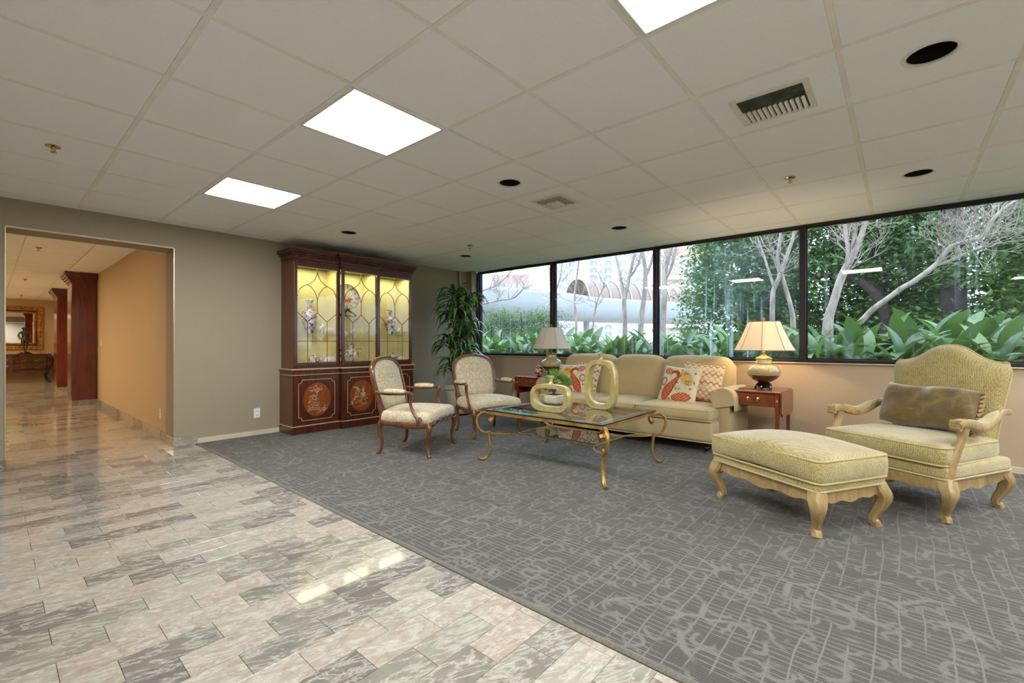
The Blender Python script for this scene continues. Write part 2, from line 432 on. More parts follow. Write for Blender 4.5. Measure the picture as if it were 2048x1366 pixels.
M['ebony'] = simple('dark_turned_foot', (26, 20, 18), .25)
M['cream_cer'] = simple('cream_ceramic', (206, 200, 172), .3)
M['soil'] = simple('potting_soil', (52, 40, 30), .95, vs=60)
M['bark'] = simple('cane_bark', (84, 70, 52), .9, var=.3, vs=30)
M['white'] = simple('white_plastic', (232, 230, 222), .4)
M['slot'] = simple('socket_slot', (60, 56, 52), .5)
M['mirror'] = simple('mirror_silver', (235, 235, 235), .02, 1., var=0.)
M['gilt'] = gold('gilt_frame', (120, 78, 26), (212, 160, 70), .35)
M['bronze'] = gold('bronze_statue', (34, 40, 34), (86, 88, 70), .4)

# ---------------- room shell ----------------
WX, WY, H = 5.80, 6.0, 2.42           # window wall plane, cabinet wall plane, ceiling height
WW, SS = -2.6, -3.2                   # walls behind the camera
OX0, OX1, OZ = 0.10, 1.325, 2.165     # opening to the hall
HY = 19.4                             # far wall of the hall
SILL = 0.925

fl = MB().box(WW - .1, WX + .15, SS - .1, WY + .05, -.12, -.0028); fl.box(WW - .1, 2.6, WY + .05, HY + .1, -.12, -.0028)
floor = struct(fl.build('floor', M['grout'], smooth=False))
# marble planks: running bond, rows along x
TX, TY, TY0, TX0 = .291, .1482, 1.523, .739
def marble_piece(w):
    g = .0009; b = .0006; x0, x1, y0, y1 = -w / 2 + g, w / 2 - g, -TY / 2 + g, TY / 2 - g
    vs = [(x0, y0, -.011), (x1, y0, -.011), (x1, y1, -.011), (x0, y1, -.011), (x0, y0, -.0005), (x1, y0, -.0005), (x1, y1, -.0005), (x0, y1, -.0005),
          (x0 + b, y0 + b, 0), (x1 - b, y0 + b, 0), (x1 - b, y1 - b, 0), (x0 + b, y1 - b, 0)]
    fs = [(0, 3, 2, 1)] + [(i, (i + 1) % 4, (i + 1) % 4 + 4, i + 4) for i in range(4)] + [(i + 4, (i + 1) % 4 + 4, (i + 1) % 4 + 8, i + 8) for i in range(4)] + [(8, 9, 10, 11)]
    return vs, fs
cells = []
EDGE = 1.505
ca, sa = cos(radians(YAW)), sin(radians(YAW))
def vis(x, y, z=0.):
    F = x * ca + y * sa
    if F < .3: return None
    return 1024 + FPX * (x * sa - y * ca) / F, 687 - FPX * (z - CAMZ) / F
for r in range(-32, 122):
    y = TY0 + TY * (r + .5)
    if y < SS or y > HY: continue
    off = 0 if r % 2 == 0 else TX / 2
    x = TX0 + off + TX * -14
    while x < EDGE + .01 or (y > WY + .3 and x < 2.4):
        w = TX; xx = x; lim = EDGE + .02 * (max(0, y - 2) / 4) if y < WY + .2 else 9
        if R.random() < .16: w = TX          # same module; colour varies per piece
        x0, x1 = xx, min(xx + w, lim)
        if x1 - x0 > .03 and x1 > WW: cells.append(((x0 + x1) / 2, y, x1 - x0))
        x += TX
scored = []
for c in cells:
    q = vis(c[0], c[1])
    ok = q and -120 < q[0] < 2100 and 700 < q[1] < 1440
    d = (c[0] ** 2 + c[1] ** 2) if ok else 1e6 + c[1]
    if c[1] > WY and (c[0] < -.15 or c[0] > 1.34): d = 2e6
    scored.append((d, c))
scored.sort(key=lambda t: t[0])
meshes = {}
for d, (x, y, w) in scored[:300]:
    k = round(w, 3)
    if k not in meshes:
        vs, fs = marble_piece(w); meshes[k] = MB().add(vs, fs).mesh('marble_tile', M['marble'], False)
    o = bpy.data.objects.new('marble_tile', meshes[k]); col.objects.link(o); o.parent = floor; o.location = (x, y, 0)
mv, mf, ma = [], [], []
for d, (x, y, w) in scored[300:]:
    if y > WY - .1 and x > 1.5: continue
    vs, fs = marble_piece(w); o_ = len(mv); mv += [(a + x, b + y, c) for a, b, c in vs]; mf += [tuple(i + o_ for i in f) for f in fs]; ma += [R.random()] * len(vs)
me = bpy.data.meshes.new('marble_tiles_far'); me.from_pydata(mv, [], mf); me.materials.append(M['marble_mass'])
at = me.attributes.new('rnd', 'FLOAT', 'POINT'); at.data.foreach_set('value', ma)
o = bpy.data.objects.new('marble_tiling', me); col.objects.link(o); o.parent = floor; tag(o, kind='stuff')

# carpet: slab with its bound edge towards the marble
cb = MB().grid(lambda u, v: (EDGE + .02 + (WX - EDGE - .02) * u, SS + (WY - SS) * v, .008), 2, 2)
cb.box(EDGE + .015, WX, SS, WY, -.011, .0075)
carp = struct(cb.build('floor_carpet', M['carpet'], smooth=False)); tag(carp, 'grey patterned wall-to-wall carpet')
MB().sweep([(EDGE + .016, SS, .001), (EDGE + .018, 2, .001), (EDGE + .03, WY, .001)], [(.018, .008)] * 3, 10).build('edge_binding', M['carpet_edge'], carp)

def wallbox(name, boxes, m):
    b = MB()
    for q in boxes: b.box(*q)
    return struct(b.build(name, M[m], smooth=False))
wallbox('wall_north', [(WW, OX0, WY, WY + .35, 0, H + .1), (OX0, OX1, WY, WY + .35, OZ, H + .1), (OX1, WX + .15, WY, WY + .35, 0, H + .1)], 'wall')
wallbox('wall_east', [(WX, WX + .15, SS, WY, -.1, SILL)], 'wall2')
wallbox('wall_south', [(WW, WX + .15, SS - .15, SS, 0, H + .1)], 'wall')
wallbox('wall_west', [(WW - .15, WW, SS, HY, 0, H + .1)], 'wall')
wallbox('wall_hall_right', [(OX1 + .008, OX1 + .13, WY + .35, HY, 0, H + .1)], 'hallwall')
wallbox('wall_hall_end', [(WW, 2.5, HY, HY + .15, 0, H + .1)], 'hallwall')
wallbox('wall_corner_pilaster', [(5.50, WX, 5.955, WY, 0, H), (5.66, WX, 5.82, 5.955, 0, H)], 'wall')
MB().sweep([(5.50, 5.952, 0), (5.50, 5.952, H)], [(.012, .008)] * 2, 4).build('trim_corner', M['cream_trim']); struct(bpy.data.objects['trim_corner'])
struct(MB().box(WX - .03, WX + .03, SS, 5.82, SILL - .012, SILL).build('trim_sill', M['cream_trim'], bevel=.003, smooth=False))
# baseboards
struct(MB().box(1.54, 2.42, WY - .012, WY, .0, .062).box(4.28, 5.66, WY - .012, WY, 0, .062).build('baseboard_north', M['cream_trim'], smooth=False, bevel=.003))
struct(MB().box(WX - .012, WX, SS, 5.82, .0, .062).build('baseboard_east', M['cream_trim'], smooth=False, bevel=.003))
hb = struct(MB().box(OX1 + .0075, OX1 + .0085, WY + .36, HY, 0, .1).build('baseboard_hall', M['grout'], smooth=False))
y = WY
k = 0
while y < 11.25:       # marble skirting in short lengths round the hall corner
    MB().box(OX1 - .006, OX1 + .008, y + .001, y + .3, 0.0, .10).build('marble_skirting', M['marble'], hb, bevel=.002, smooth=False, seg=1); y += .302
MB().box(OX1 - .006, OX1 + .21, WY - .012, WY, 0.0, .10).build('marble_skirting', M['marble'], hb, bevel=.002, smooth=False, seg=1)
MB().box(OX0 - .25, OX0 + .005, WY - .012, WY, 0.0, .10).build('marble_skirting', M['marble'], hb, bevel=.002, smooth=False, seg=1)
# metal corner strips around the opening
for nm, q in (('trim_opening_right', (OX1 - .004, OX1 + .005, WY - .004, WY + .012, .1, OZ)), ('trim_opening_left', (OX0 - .005, OX0 + .004, WY - .004, WY + .012, .1, OZ)),
              ('trim_opening_top', (OX0, OX1, WY - .004, WY + .012, OZ - .003, OZ + .012))):
    struct(MB().box(*q).build(nm, M['strip'] if 'top' not in nm else M['cream_trim'], smooth=False, bevel=.002))
# hall ceiling
hc = struct(MB().box(WW, 2.5, WY + .3, HY, H + .016, H + .1).build('ceiling_hall', M['tee'], smooth=False))
hm = MB()
for i in range(-5, 2):
    for j in range(0, 23):
        x0 = .30 + i * .621; y0 = WY + .1 + j * .621
        hm.box(x0 + .008, x0 + .613, y0 + .008, y0 + .613, H + .002, H + .014)
hob = hm.build('ceiling_tiling', M['tile'], hc, smooth=False); tag(hob, kind='stuff')
for j, (xx, yy) in enumerate(((-.85, 7.2), (-.85, 9.6), (-.85, 12.0), (-.85, 14.6), (-.85, 17.2), (-1.9, 13.4), (-1.9, 15.9), (-1.9, 18.3))):  # hall panels stay out of view; far row added to brighten the end
    t = empty('hall_ceiling_light', (xx, yy, H), 0, 'unseen square recessed panel light in the hall ceiling, %s' % ('nearest', 'second', 'third', 'fourth', 'farthest near row', 'added far row first', 'added far row second', 'added far row last')[j], 'ceiling light', 'hall panel lights')
    MB().box(-.29, .29, -.29, .29, -.004, .0).build('diffuser', M['hallpanel'], t, smooth=False)
    MB().sweep(rrect(.6, .6, .01, -.002, 2), .008, 4, closed=True).build('frame', M['white_trim'], t, smooth=False)

# ---------------- main ceiling ----------------
CX0, CY0, CP = .565, .205, .621
ceil = MB()
ceil.box(WW, WX + .15, SS, WY, H + .115, H + .2)
i0, i1, j0, j1 = -6, 9, -6, 10
for i in range(i0, i1 + 1):
    x = CX0 + i * CP
    if WW < x < WX: ceil.box(x - .012, x + .012, SS, WY, H - .0005, H + .004)
for j in range(j0, j1 + 1):
    y = CY0 + j * CP
    if SS < y < WY: ceil.box(WW, WX, y - .012, y + .012, H, H + .0045)
ceiling = struct(ceil.build('ceiling', M['tee'], smooth=False))
lights = [(1, 0), (1, 3), (1, 6), (-4, -4), (-1, -4), (2, -4), (5, -4), (7, -4), (-1, -5)]  # rear panels are added out of view to brighten the room
downs = [(3, -1), (6, -1), (3, 3), (3, 7), (6, 7), (6, 3)]
tm = {}
def tile_mesh(w, d, hole):
    k = (round(w, 3), round(d, 3), hole)
    if k in tm: return tm[k]
    g = .0125; b = MB(); z0, z1 = .0, .014; hw, hd = w / 2 - g + .012, d / 2 - g + .012
    if not hole:
        c = .0105
        vs = [(-hw, -hd, z1), (hw, -hd, z1), (hw, hd, z1), (-hw, hd, z1), (-hw, -hd, z0 + .0048), (hw, -hd, z0 + .0048), (hw, hd, z0 + .0048), (-hw, hd, z0 + .0048),
              (-hw + c, -hd + c, z0 + .0048), (hw - c, -hd + c, z0 + .0048), (hw - c, hd - c, z0 + .0048), (-hw + c, hd - c, z0 + .0048),
              (-hw + c + .003, -hd + c + .003, z0 + .001), (hw - c - .003, -hd + c + .003, z0 + .001), (hw - c - .003, hd - c - .003, z0 + .001), (-hw + c + .003, hd - c - .003, z0 + .001)]
        fs = [(0, 1, 2, 3), (15, 14, 13, 12)]
        for o_ in (0, 4, 8): fs += [(o_ + i, o_ + (i + 1) % 4, o_ + 4 + (i + 1) % 4, o_ + 4 + i) for i in range(4)]
        b.add(vs, fs)
    else:
        n = 32; r = .088; vs = []; fs = []
        for z in (z0 + .001, z1):
            for q in range(n):
                a = 2 * pi * q / n; vs.append((r * cos(a), r * sin(a), z))
            for q in range(n):
                a = 2 * pi * q / n; m = max(abs(cos(a)), abs(sin(a))); vs.append((hw * cos(a) / m, hd * sin(a) / m, z))
        for q in range(n):
            p = (q + 1) % n
            fs += [(q, p, n + p, n + q)[::-1], (2 * n + q, 2 * n + p, 3 * n + p, 3 * n + q), (q, p, 2 * n + p, 2 * n + q), (n + q, n + p, 3 * n + p, 3 * n + q)[::-1]]
        b.add(vs, fs)
    tm[k] = b.mesh('ceiling_tile', M['tile'], False); return tm[k]
for i in range(i0, i1):
    for j in range(j0, j1):
        x0, x1 = max(WW, CX0 + i * CP), min(WX, CX0 + (i + 1) * CP); y0, y1 = max(SS, CY0 + j * CP), min(WY, CY0 + (j + 1) * CP)
        if x1 - x0 < .03 or y1 - y0 < .03 or (i, j) in lights: continue
        o = bpy.data.objects.new('ceiling_tile', tile_mesh(x1 - x0, y1 - y0, (i, j) in downs)); col.objects.link(o); o.parent = ceiling
        o.location = ((x0 + x1) / 2, (y0 + y1) / 2, H + R.uniform(-.0006, .0006))
def cell(i, j): return (CX0 + (i + .5) * CP, CY0 + (j + .5) * CP, H)
names = {(1, 0): 'glowing square panel light at the top edge of the photo, nearest of the panel row', (1, 3): 'large glowing square panel light in the middle of the panel row',
         (1, 6): 'glowing square panel light nearest the hall opening wall'}
for q in lights:
    t = empty('ceiling_light', cell(*q), 0, names.get(q, 'added unseen square panel light behind the photographer, %s' % {(-4, -4): 'nearest the rear left corner', (-1, -4): 'second along the rear wall', (2, -4): 'middle of the rear row', (5, -4): 'fourth along the rear wall', (7, -4): 'nearest the window', (-4, -1): 'along the left wall', (-4, 2): 'farthest along the left wall'}.get(q, 'rear')), 'ceiling light', 'square ceiling panel lights')
    MB().box(-.283, .283, -.283, .283, .006, .012).build('diffuser', M['panel'], t, smooth=False)
    MB().box(-.30, .30, -.30, -.283, -.004, .012).box(-.30, .30, .283, .30, -.004, .012).box(-.30, -.283, -.283, .283, -.004, .012).box(.283, .30, -.283, .283, -.004, .012).build('frame', M['white_trim'], t, smooth=False, bevel=.002)
    MB().box(-.3, .3, -.3, .3, .014, .03).build('housing', M['white_trim'], t, smooth=False)
dn = {(3, -1): 'round recessed downlight with black baffle at the upper right, nearest the camera', (6, -1): 'round recessed downlight above the straw-coloured armchair, near the window', (3, 3): 'round recessed downlight beside the square ceiling vent',
      (3, 7): 'round recessed downlight in front of the china cabinet', (6, 7): 'round recessed downlight above the tall corner plant', (6, 3): 'round recessed downlight above the sofa'}
for q in downs:
    x, y, z = cell(*q); t = empty('downlight', (x, y, z), 0, dn[q], 'downlight', 'round recessed downlights')
    MB().lathe([(.084, .004), (.086, -.002), (.098, -.004), (.104, -.001), (.105, .001)], 32, cap=False).build('trim_ring', M['white'], t)
    MB().lathe([(.085, .0), (.084, .05), (.078, .10), (0.0005, .101)], 32, cap=False).build('baffle', M['dark_hole'], t)
    MB().lathe([(.0005, .06), (.03, .062), (.04, .075), (.03, .1)], 20).build('bulb', M['slot'], t)
# vents
x, y, z = cell(3, 0); t = empty('ceiling_vent', (x + .02, y, z), 0, 'square ceiling air grille with dark curved vanes at upper right', 'vent', 'ceiling air grilles')
MB().box(-.17, .17, -.18, -.15, -.007, .002).box(-.17, .17, .15, .18, -.007, .002).box(-.17, -.145, -.15, .15, -.007, .002).box(.145, .17, -.15, .15, -.007, .002).build('frame', M['white_trim'], t, smooth=False, bevel=.002)
MB().box(-.145, .145, -.15, .15, -.0004, .0006).build('duct_shade_sheet', M['dark_hole'], t, smooth=False)  # solid black sheet painting the darkness inside the duct
for k in range(12):
    yy = -.14 + k * .0255
    MB().add([(-.005, yy, 0), (.14, yy, 0), (.14, yy + .013, -.012), (-.005, yy + .013, -.012), (-.005, yy + .0155, -.012), (.14, yy + .0155, -.012), (.14, yy + .004, 0), (-.005, yy + .004, 0)],
             [(0, 1, 2, 3), (3, 2, 5, 4), (4, 5, 6, 7), (0, 3, 4, 7), (1, 6, 5, 2)]).build('vane', M['tee'], t, smooth=False)
for k in range(6):
    xx = -.14 + k * .022
    MB().add([(xx, -.148, 0), (xx, .148, 0), (xx + .011, .148, -.011), (xx + .011, -.148, -.011), (xx + .013, -.148, -.011), (xx + .013, .148, -.011), (xx + .003, .148, 0), (xx + .003, -.148, 0)],
             [(0, 1, 2, 3), (3, 2, 5, 4), (4, 5, 6, 7), (0, 3, 4, 7), (1, 6, 5, 2)]).build('louver', M['bronze'], t, smooth=False)
x, y, z = cell(4, 3); t = empty('ceiling_diffuser', (x + .02, y, z), 0, 'square stepped white ceiling air diffuser near the middle of the room', 'vent', 'ceiling air grilles')
MB().box(-.17, .17, -.17, .17, -.004, .0006).build('face_plate', M['white_trim'], t, smooth=False, bevel=.002)
MB().box(-.135, .135, -.135, .135, -.0045, -.0038).build('gap_shade_sheet', M['dark_hole'], t, smooth=False)  # black sheet in place of the shade behind the louver rings
for k, s_ in enumerate((.13, .108, .086)):
    MB().sweep(rrect(2 * s_, 2 * s_, .004, -.008 - .004 * k, 1), [(.006, .003)] * 8, 4, closed=True).build('louver_ring', M['white_trim'], t, smooth=False)
MB().box(-.064, .064, -.064, .064, -.026, -.012).build('centre_plate', M['white_trim'], t, smooth=False, bevel=.002)
def sprinkler(x, y, lab):
    t = empty('fire_sprinkler', (x, y, H), 0, lab, 'sprinkler', 'ceiling fire sprinklers')
    MB().lathe([(.036, .001), (.038, -.004), (.028, -.007), (.012, -.008), (.010, -.02), (.004, -.021)], 20).build('escutcheon', M['brass'], t)
    MB().lathe([(.0005, -.028), (.006, -.028), (.006, -.036), (.017, -.038), (.017, -.040), (.0005, -.040)], 16).sweep([(-.009, 0, -.018), (-.011, 0, -.028), (-.004, 0, -.037)], .002, 6).sweep([(.009, 0, -.018), (.011, 0, -.028), (.004, 0, -.037)], .002, 6).build('deflector', M['brass'], t)
sprinkler(.280, 4.20, 'brass ceiling sprinkler at left, above the opening side of the room')
sprinkler(4.07, .648, 'small ceiling sprinkler at right, before the lit table lamp')
sprinkler(4.14, 4.29, 'small ceiling sprinkler near the corner plant')
for x, y, l in ((.445, 8.78, 'nearest'), (.487, 13.27, 'middle'), (.587, 17.7, 'farthest')): sprinkler(x, y, l + ' sprinkler in the hall ceiling seen through the opening')

# ---------------- windows ----------------
MUL = [5.80, 4.15, 2.465, .80, -.87, -2.4]
fr = MB()
fr.box(WX - .03, WX + .09, -2.4, 5.80, SILL, SILL + .034).box(WX - .02, WX + .09, -2.4, 5.80, H - .03, H)
struct(fr.build('window_frame_rails', M['bronze_frame'], smooth=False, bevel=.003))
for k in range(5):
    ya, yb = MUL[k], MUL[k + 1]
    wroot = empty('window_%d' % (k + 1), (0, 0, 0)); struct(wroot)
    w = .028
    b = MB().box(WX - .03, WX + .09, ya - w, ya + (w if k else .0), SILL + .034, H - .03)
    if k == 4: b.box(WX - .03, WX + .09, yb - w, yb + w, SILL + .034, H - .03)
    b.build('mullion', M['bronze_frame'], wroot, smooth=False, bevel=.003)
    y0, y1, z0, z1 = yb + w, ya - w, SILL + .034, H - .03
    MB().box(WX + .005, WX + .035, y0, y1, z0, z0 + .012).box(WX + .005, WX + .035, y0, y1, z1 - .012, z1).box(WX + .005, WX + .035, y0, y0 + .012, z0, z1).box(WX + .005, WX + .035, y1 - .012, y1, z0, z1).build('glazing_bead', M['black'], wroot, smooth=False)
    MB().box(WX + .014, WX + .020, y0 + .002, y1 - .002, z0 + .002, z1 - .002).build('pane', M[('pane_some', 'pane_some', 'pane_dirty', 'pane_some', 'pane')[k]], wroot, smooth=False)
# outlets
def outlet(name, loc, rz, lab, rows=2):
    t = empty(name, loc, rz, lab, 'electrical outlet', 'wall outlets')
    MB().box(-.036, .036, -.006, 0, -.06, .06).build('cover_plate', M['white'], t, smooth=False, bevel=.003)
    for s_ in ((-1, 1) if rows == 2 else (0,)):
        so = MB().sweep(rrect(.03, .026, .008, 0, 3), .001, 3, closed=True) if 0 else MB().box(-.015, .015, -.0075, -.0055, s_ * .026 - .014, s_ * .026 + .014)
        s2 = so.build('socket', M['white'], t, smooth=False, bevel=.003)
        MB().box(-.007, -.004, -.0082, -.007, s_ * .026 - .002, s_ * .026 + .007).box(.004, .007, -.0082, -.007, s_ * .026 - .002, s_ * .026 + .007).box(-.002, .002, -.0082, -.007, s_ * .026 - .009, s_ * .026 - .005).build('slots', M['slot'], s2, smooth=False)
outlet('wall_outlet', (2.16, WY, .275), 0, 'white double socket on the wall between hall opening and cabinet')
outlet('wall_outlet', (4.34, WY, .30), 0, 'white double socket low on the wall right of the china cabinet')
outlet('wall_outlet', (OX1 + .008, 6.62, .30), -pi / 2, 'white double socket on the hall side wall')
outlet('light_switch', (OX1 + .008, 10.9, 1.15), -pi / 2, 'small switch plate on hall wall beside the red column', 1)

def imari(name, seed, cell=.02, cols=None, rough=.15):
    N = NT(name); v = N.vm('ADD', N.obj(), (seed, seed * .7, 0)); s = 1 / cell
    vo = N.n('ShaderNodeTexVoronoi', {'Vector': v, 'Scale': s * .5}, out='Color')
    sp = N.n('ShaderNodeSeparateColor', {0: vo}); cols = cols or ['1e2a5c', 'e4dccc', '9c3020', 'd8cfc0', '2c3a70', 'c88838', 'b8b8c0']
    a = N.ramp(sp, [(i / len(cols), lin(c)) for i, c in enumerate(cols)], 'CONSTANT')
    e = N.n('ShaderNodeTexVoronoi', {'Vector': v, 'Scale': s}, feature='F1')
    c = N.mix(N.ramp(e, [(.45, (0, 0, 0)), (.7, (.6,) * 3)]), a, lin('e8e2d6'))
    return N.p(color=c, rough=rough, coat=.5)
M['imari'] = imari('imari_porcelain', 1.3); M['imari2'] = imari('polychrome_porcelain', 4.1, .016, ['9aa8a0', 'e4dccc', 'b85038', 'd8cfc0', '5870a0', 'c8a868', '486048'])
M['shell'] = simple('shell_white', (232, 222, 212), .35, var=.1, vs=40)

# ---------------- china cabinet ----------------
CABX, CABY = 3.33, 5.80
cab = empty('china_cabinet', (CABX, CABY, 0), 0, 'tall dark mahogany china cabinet with arched glazed doors and lit yellow interior', 'cabinet')
SEC = [(-.90, -.285, -.18), (-.285, .285, -.235), (.285, .90, -.18)]
def cabpart(name, z0, z1, grow, m, back=.19, b=None, bevel=.004, gb=0):
    mb = b or MB()
    for i, (x0, x1, yf) in enumerate(SEC):
        gl = grow if i == 0 else (grow if i == 1 else 0); gr = grow if i == 2 else (grow if i == 1 else 0)
        mb.box(x0 - gl, x1 + gr, yf - grow, back, z0, z1)
    return mb.build(name, M[m], cab, smooth=False, bevel=bevel) if b is None else mb
cabpart('plinth', 0, .10, .012, 'mahog')
cabpart('plinth_line', .10, .108, .018, 'inlay')
# lower carcass
low = MB()
for i, (x0, x1, yf) in enumerate(SEC): low.box(x0, x1, yf + .012, .19, .108, .74)
low.build('lower_carcass', M['mahog'], cab, smooth=False)
MB().box(-.905, -.90, -.178, .19, .108, .74).box(-.885, -.88, -.16, .19, .82, 2.14).build('side_panel', M['mahogside'], cab, smooth=False)
cabpart('waist_line', .735, .742, .012, 'inlay', bevel=0)
cabpart('waist_moulding', .742, .80, .004, 'mahog')
cabpart('waist_top_line', .80, .815, .022, 'inlay', bevel=.004)
# upper carcass (hollow)
up = MB(); up.box(-.88, -.86, -.15, .19, .815, 2.14).box(.86, .88, -.15, .19, .815, 2.14).box(-.86, .86, -.15, .19, .815, .845).box(-.86, .86, -.15, .19, 2.12, 2.14)
up.box(-.29, -.27, -.15, .17, .845, 2.12).box(.27, .29, -.15, .17, .845, 2.12)
up.build('upper_carcass', M['mahog'], cab, smooth=False)
MB().box(-.859, .859, .165, .185, .846, 2.119).box(-.859, -.855, -.14, .165, .846, 2.119).box(.855, .859, -.14, .165, .846, 2.119).box(-.269, -.265, -.14, .165, .846, 2.119).box(.265, .269, -.14, .165, .846, 2.119).box(-.294, -.291, -.14, .165, .846, 2.119).box(.291, .294, -.14, .165, .846, 2.119).box(-.855, .855, -.14, .165, .8455, .849).build('yellow_lining', M['yellowback'], cab, smooth=False)
# cornice
co = MB()
for (g, z0, z1) in ((.0, 2.14, 2.18), (.018, 2.18, 2.195), (.012, 2.195, 2.235), (.035, 2.235, 2.255), (.055, 2.255, 2.285), (.062, 2.285, 2.30)):
    for i, (x0, x1, yf) in enumerate(SEC):
        gl = g if i in (0, 1) else 0; gr = g if i in (1, 2) else 0
        co.box(x0 - gl + (.02 if i == 0 else 0), x1 + gr - (.02 if i == 2 else 0), yf + .02 - g, .19, z0, z1)
cor = co.build('cornice', M['mahog'], cab, smooth=False, bevel=.003)
dz = MB()
for i, (x0, x1, yf) in enumerate(SEC):
    n = 26
    for k in range(n):
        xx = x0 + .015 + (x1 - x0 - .03) * k / (n - 1); dz.box(xx - .006, xx + .006, yf - .002, yf + .01, 2.20, 2.228)
tag(dz.build('dentil_row', M['mahog'], cor, smooth=False), kind='stuff')
ln = MB()
for i, (x0, x1, yf) in enumerate(SEC):
    g = .064; ln.box(x0 + (.02 if i == 0 else 0) - g * (i < 2), x1 - (.02 if i == 2 else 0) + g * (i > 0), yf + .019 - g, yf + .03 - g, 2.286, 2.299)
    g = .02; ln.box(x0 + (.02 if i == 0 else 0) - g * (i < 2), x1 - (.02 if i == 2 else 0) + g * (i > 0), yf + .019 - g, yf + .03 - g, 2.181, 2.192)
ln.build('cornice_line', M['cherry'], cor, smooth=False)
for i, (x0, x1, yf) in enumerate(SEC):
    # glazed door
    a, b_ = x0 + (.02 if i == 0 else .0), x1 - (.02 if i == 2 else .0); y = yf + .012
    s_ = .042; zb, zt = .845, 2.14
    d = MB().box(a, a + s_, y, y + .022, zb, zt).box(b_ - s_, b_, y, y + .022, zb, zt).box(a + s_, b_ - s_, y, y + .022, zb, zb + .045).box(a + s_, b_ - s_, y, y + .022, zt - .05, zt)
    door = d.build('glazed_door', M['mahog'], cab, smooth=False, bevel=.004)
    ga, gb, gz0, gz1 = a + s_, b_ - s_, zb + .045, zt - .05
    MB().box(ga, gb, y + .012, y + .015, gz0, gz1).build('door_glass', M['glass'], door, smooth=False)
    cx = (ga + gb) / 2; hw = (gb - ga) / 2; hz = gz1 - gz0
    def P_(u, v): return (cx + u * hw, y + .008, gz0 + v * hz)
    mu = MB(); rr = [(.0045, .006)]
    def ML(pts, n=12): 
        q = bez([P_(*p) for p in pts], n) if len(pts) > 2 else [P_(*p) for p in pts]
        mu.sweep(q, .0042, 6, up=(0, 1, 0))
    ML([(-1, .225), (1, .225)])
    for s in (-1, 1):
        ML([(s * .5, 0), (s * .5, .43)]); ML([(s * .5, .43), (s * 1, .525)]); ML([(s * .5, .43), (0, .525)])
        ML([(0, .66), (s * .1, .73), (s * .3, .79), (s * .5, .815)])
        ML([(s * 1, .69), (s * .9, .755), (s * .72, .795), (s * .5, .815)])
        ML([(s * .5, .815), (s * .2, .86), (s * .06, .91), (0, .96)])
    ML([(0, .525), (0, .66)]); ML([(0, .96), (0, 1)])
    mu.build('muntins', M['cherry'], door)
    MB().lathe([(.0005, 0), (.007, .0), (.006, .01), (.0005, .012)], 12).build('escutcheon', M['brass'], door, loc=(b_ - s_ / 2 if i == 0 else a + s_ / 2, y - .002, 1.42)).rotation_euler.x = pi / 2
    # lower door
    a, b_ = x0 + (.015 if i == 0 else .02), x1 - (.015 if i == 2 else .02); y = yf + .002; zb, zt = .118, .725
    ld = MB().box(a, b_, y, y + .02, zb, zt).build('panel_door', M['mahog'], cab, smooth=False, bevel=.003)
    w2 = (b_ - a) / 2 - .055; h2 = (zt - zb) / 2 - .05; cx = (a + b_) / 2; cz = (zb + zt) / 2; c = .045
    pts = []
    for (sx, sz, o) in ((1, 1, 0), (-1, 1, 1), (-1, -1, 2), (1, -1, 3)):
        corner = Vector((cx + sx * w2, y - .001, cz + sz * h2)); arc = []
        for k in range(6):
            t = k / 5 * pi / 2
            arc.append((corner.x - sx * c * cos(t), y - .001, corner.z - sz * c * sin(t)))
        st = [(corner.x - sx * .0, y - .001, corner.z - sz * c)]
        arc = [(corner.x, y - .001, corner.z - sz * c), (corner.x - sx * c * .35, y - .001, corner.z - sz * c * .95), (corner.x - sx * c * .75, y - .001, corner.z - sz * c * .75), (corner.x - sx * c * .95, y - .001, corner.z - sz * c * .35), (corner.x - sx * c, y - .001, corner.z)]
        if o in (1, 3): arc.reverse()
        pts += arc
    MB().sweep(pts, [(.0035, .0015)] * len(pts), 6, up=(0, 1, 0), closed=True).build('inlay_border', M['inlay'], ld)
    ov = []
    RX, RZ = .178, .212
    for k in range(40): t = 2 * pi * k / 40; ov.append((cx + RX * cos(t), cz + RZ * sin(t)))
    oo = MB().prism(ov, y - .0015, y + .002).build('oval_veneer', M['satin'], ld, smooth=False)
    g = MB(); rr = random.Random(20 + i)
    def blob(x, z, r, ar=.5):
        n = 7; g.prism([(cx + x + r * cos(2 * pi * k / n), cz + z + r * ar * sin(2 * pi * k / n)) for k in range(n)], y - .003, y - .0015)
    def stroke(pp, w=.0022): g.sweep([(cx + x, y - .0022, cz + z) for x, z in pp], [(w, .001)] * len(pp), 5, up=(0, 1, 0))
    if i != 1:
        for k in range(9):
            zz = -.14 + k * .018 + rr.uniform(-.004, .004); L = .09 * (1 - k * .06); xo = -.05 + rr.uniform(-.02, .02)
            stroke([(xo - L, zz - .008), (xo - L * .3, zz + .008), (xo + L * .4, zz + .004), (xo + L, zz - .006)])
        for k in range(16): blob(-.05 + rr.uniform(-.07, .07), rr.uniform(-.11, .02), rr.uniform(.005, .013))
        stroke([(-.02, 0), (.0, .05), (-.005, .08), (.02, .11), (.01, .15)], .004)
        for k in range(12):
            x0_, z0_ = rr.uniform(-.01, .02), rr.uniform(.07, .13); x1_ = x0_ + rr.uniform(-.09, .1); z1_ = z0_ + rr.uniform(.0, .05)
            stroke([(x0_, z0_), ((x0_ + x1_) / 2, z1_ + .004), (x1_, z1_)], .0015)
            for q in range(3): blob(x1_ + rr.uniform(-.015, .015), z1_ + rr.uniform(-.008, .008), rr.uniform(.004, .008))
        for k in range(14): blob(.095 + rr.gauss(0, .016), -.125 + rr.gauss(0, .016), rr.uniform(.005, .010), .9)
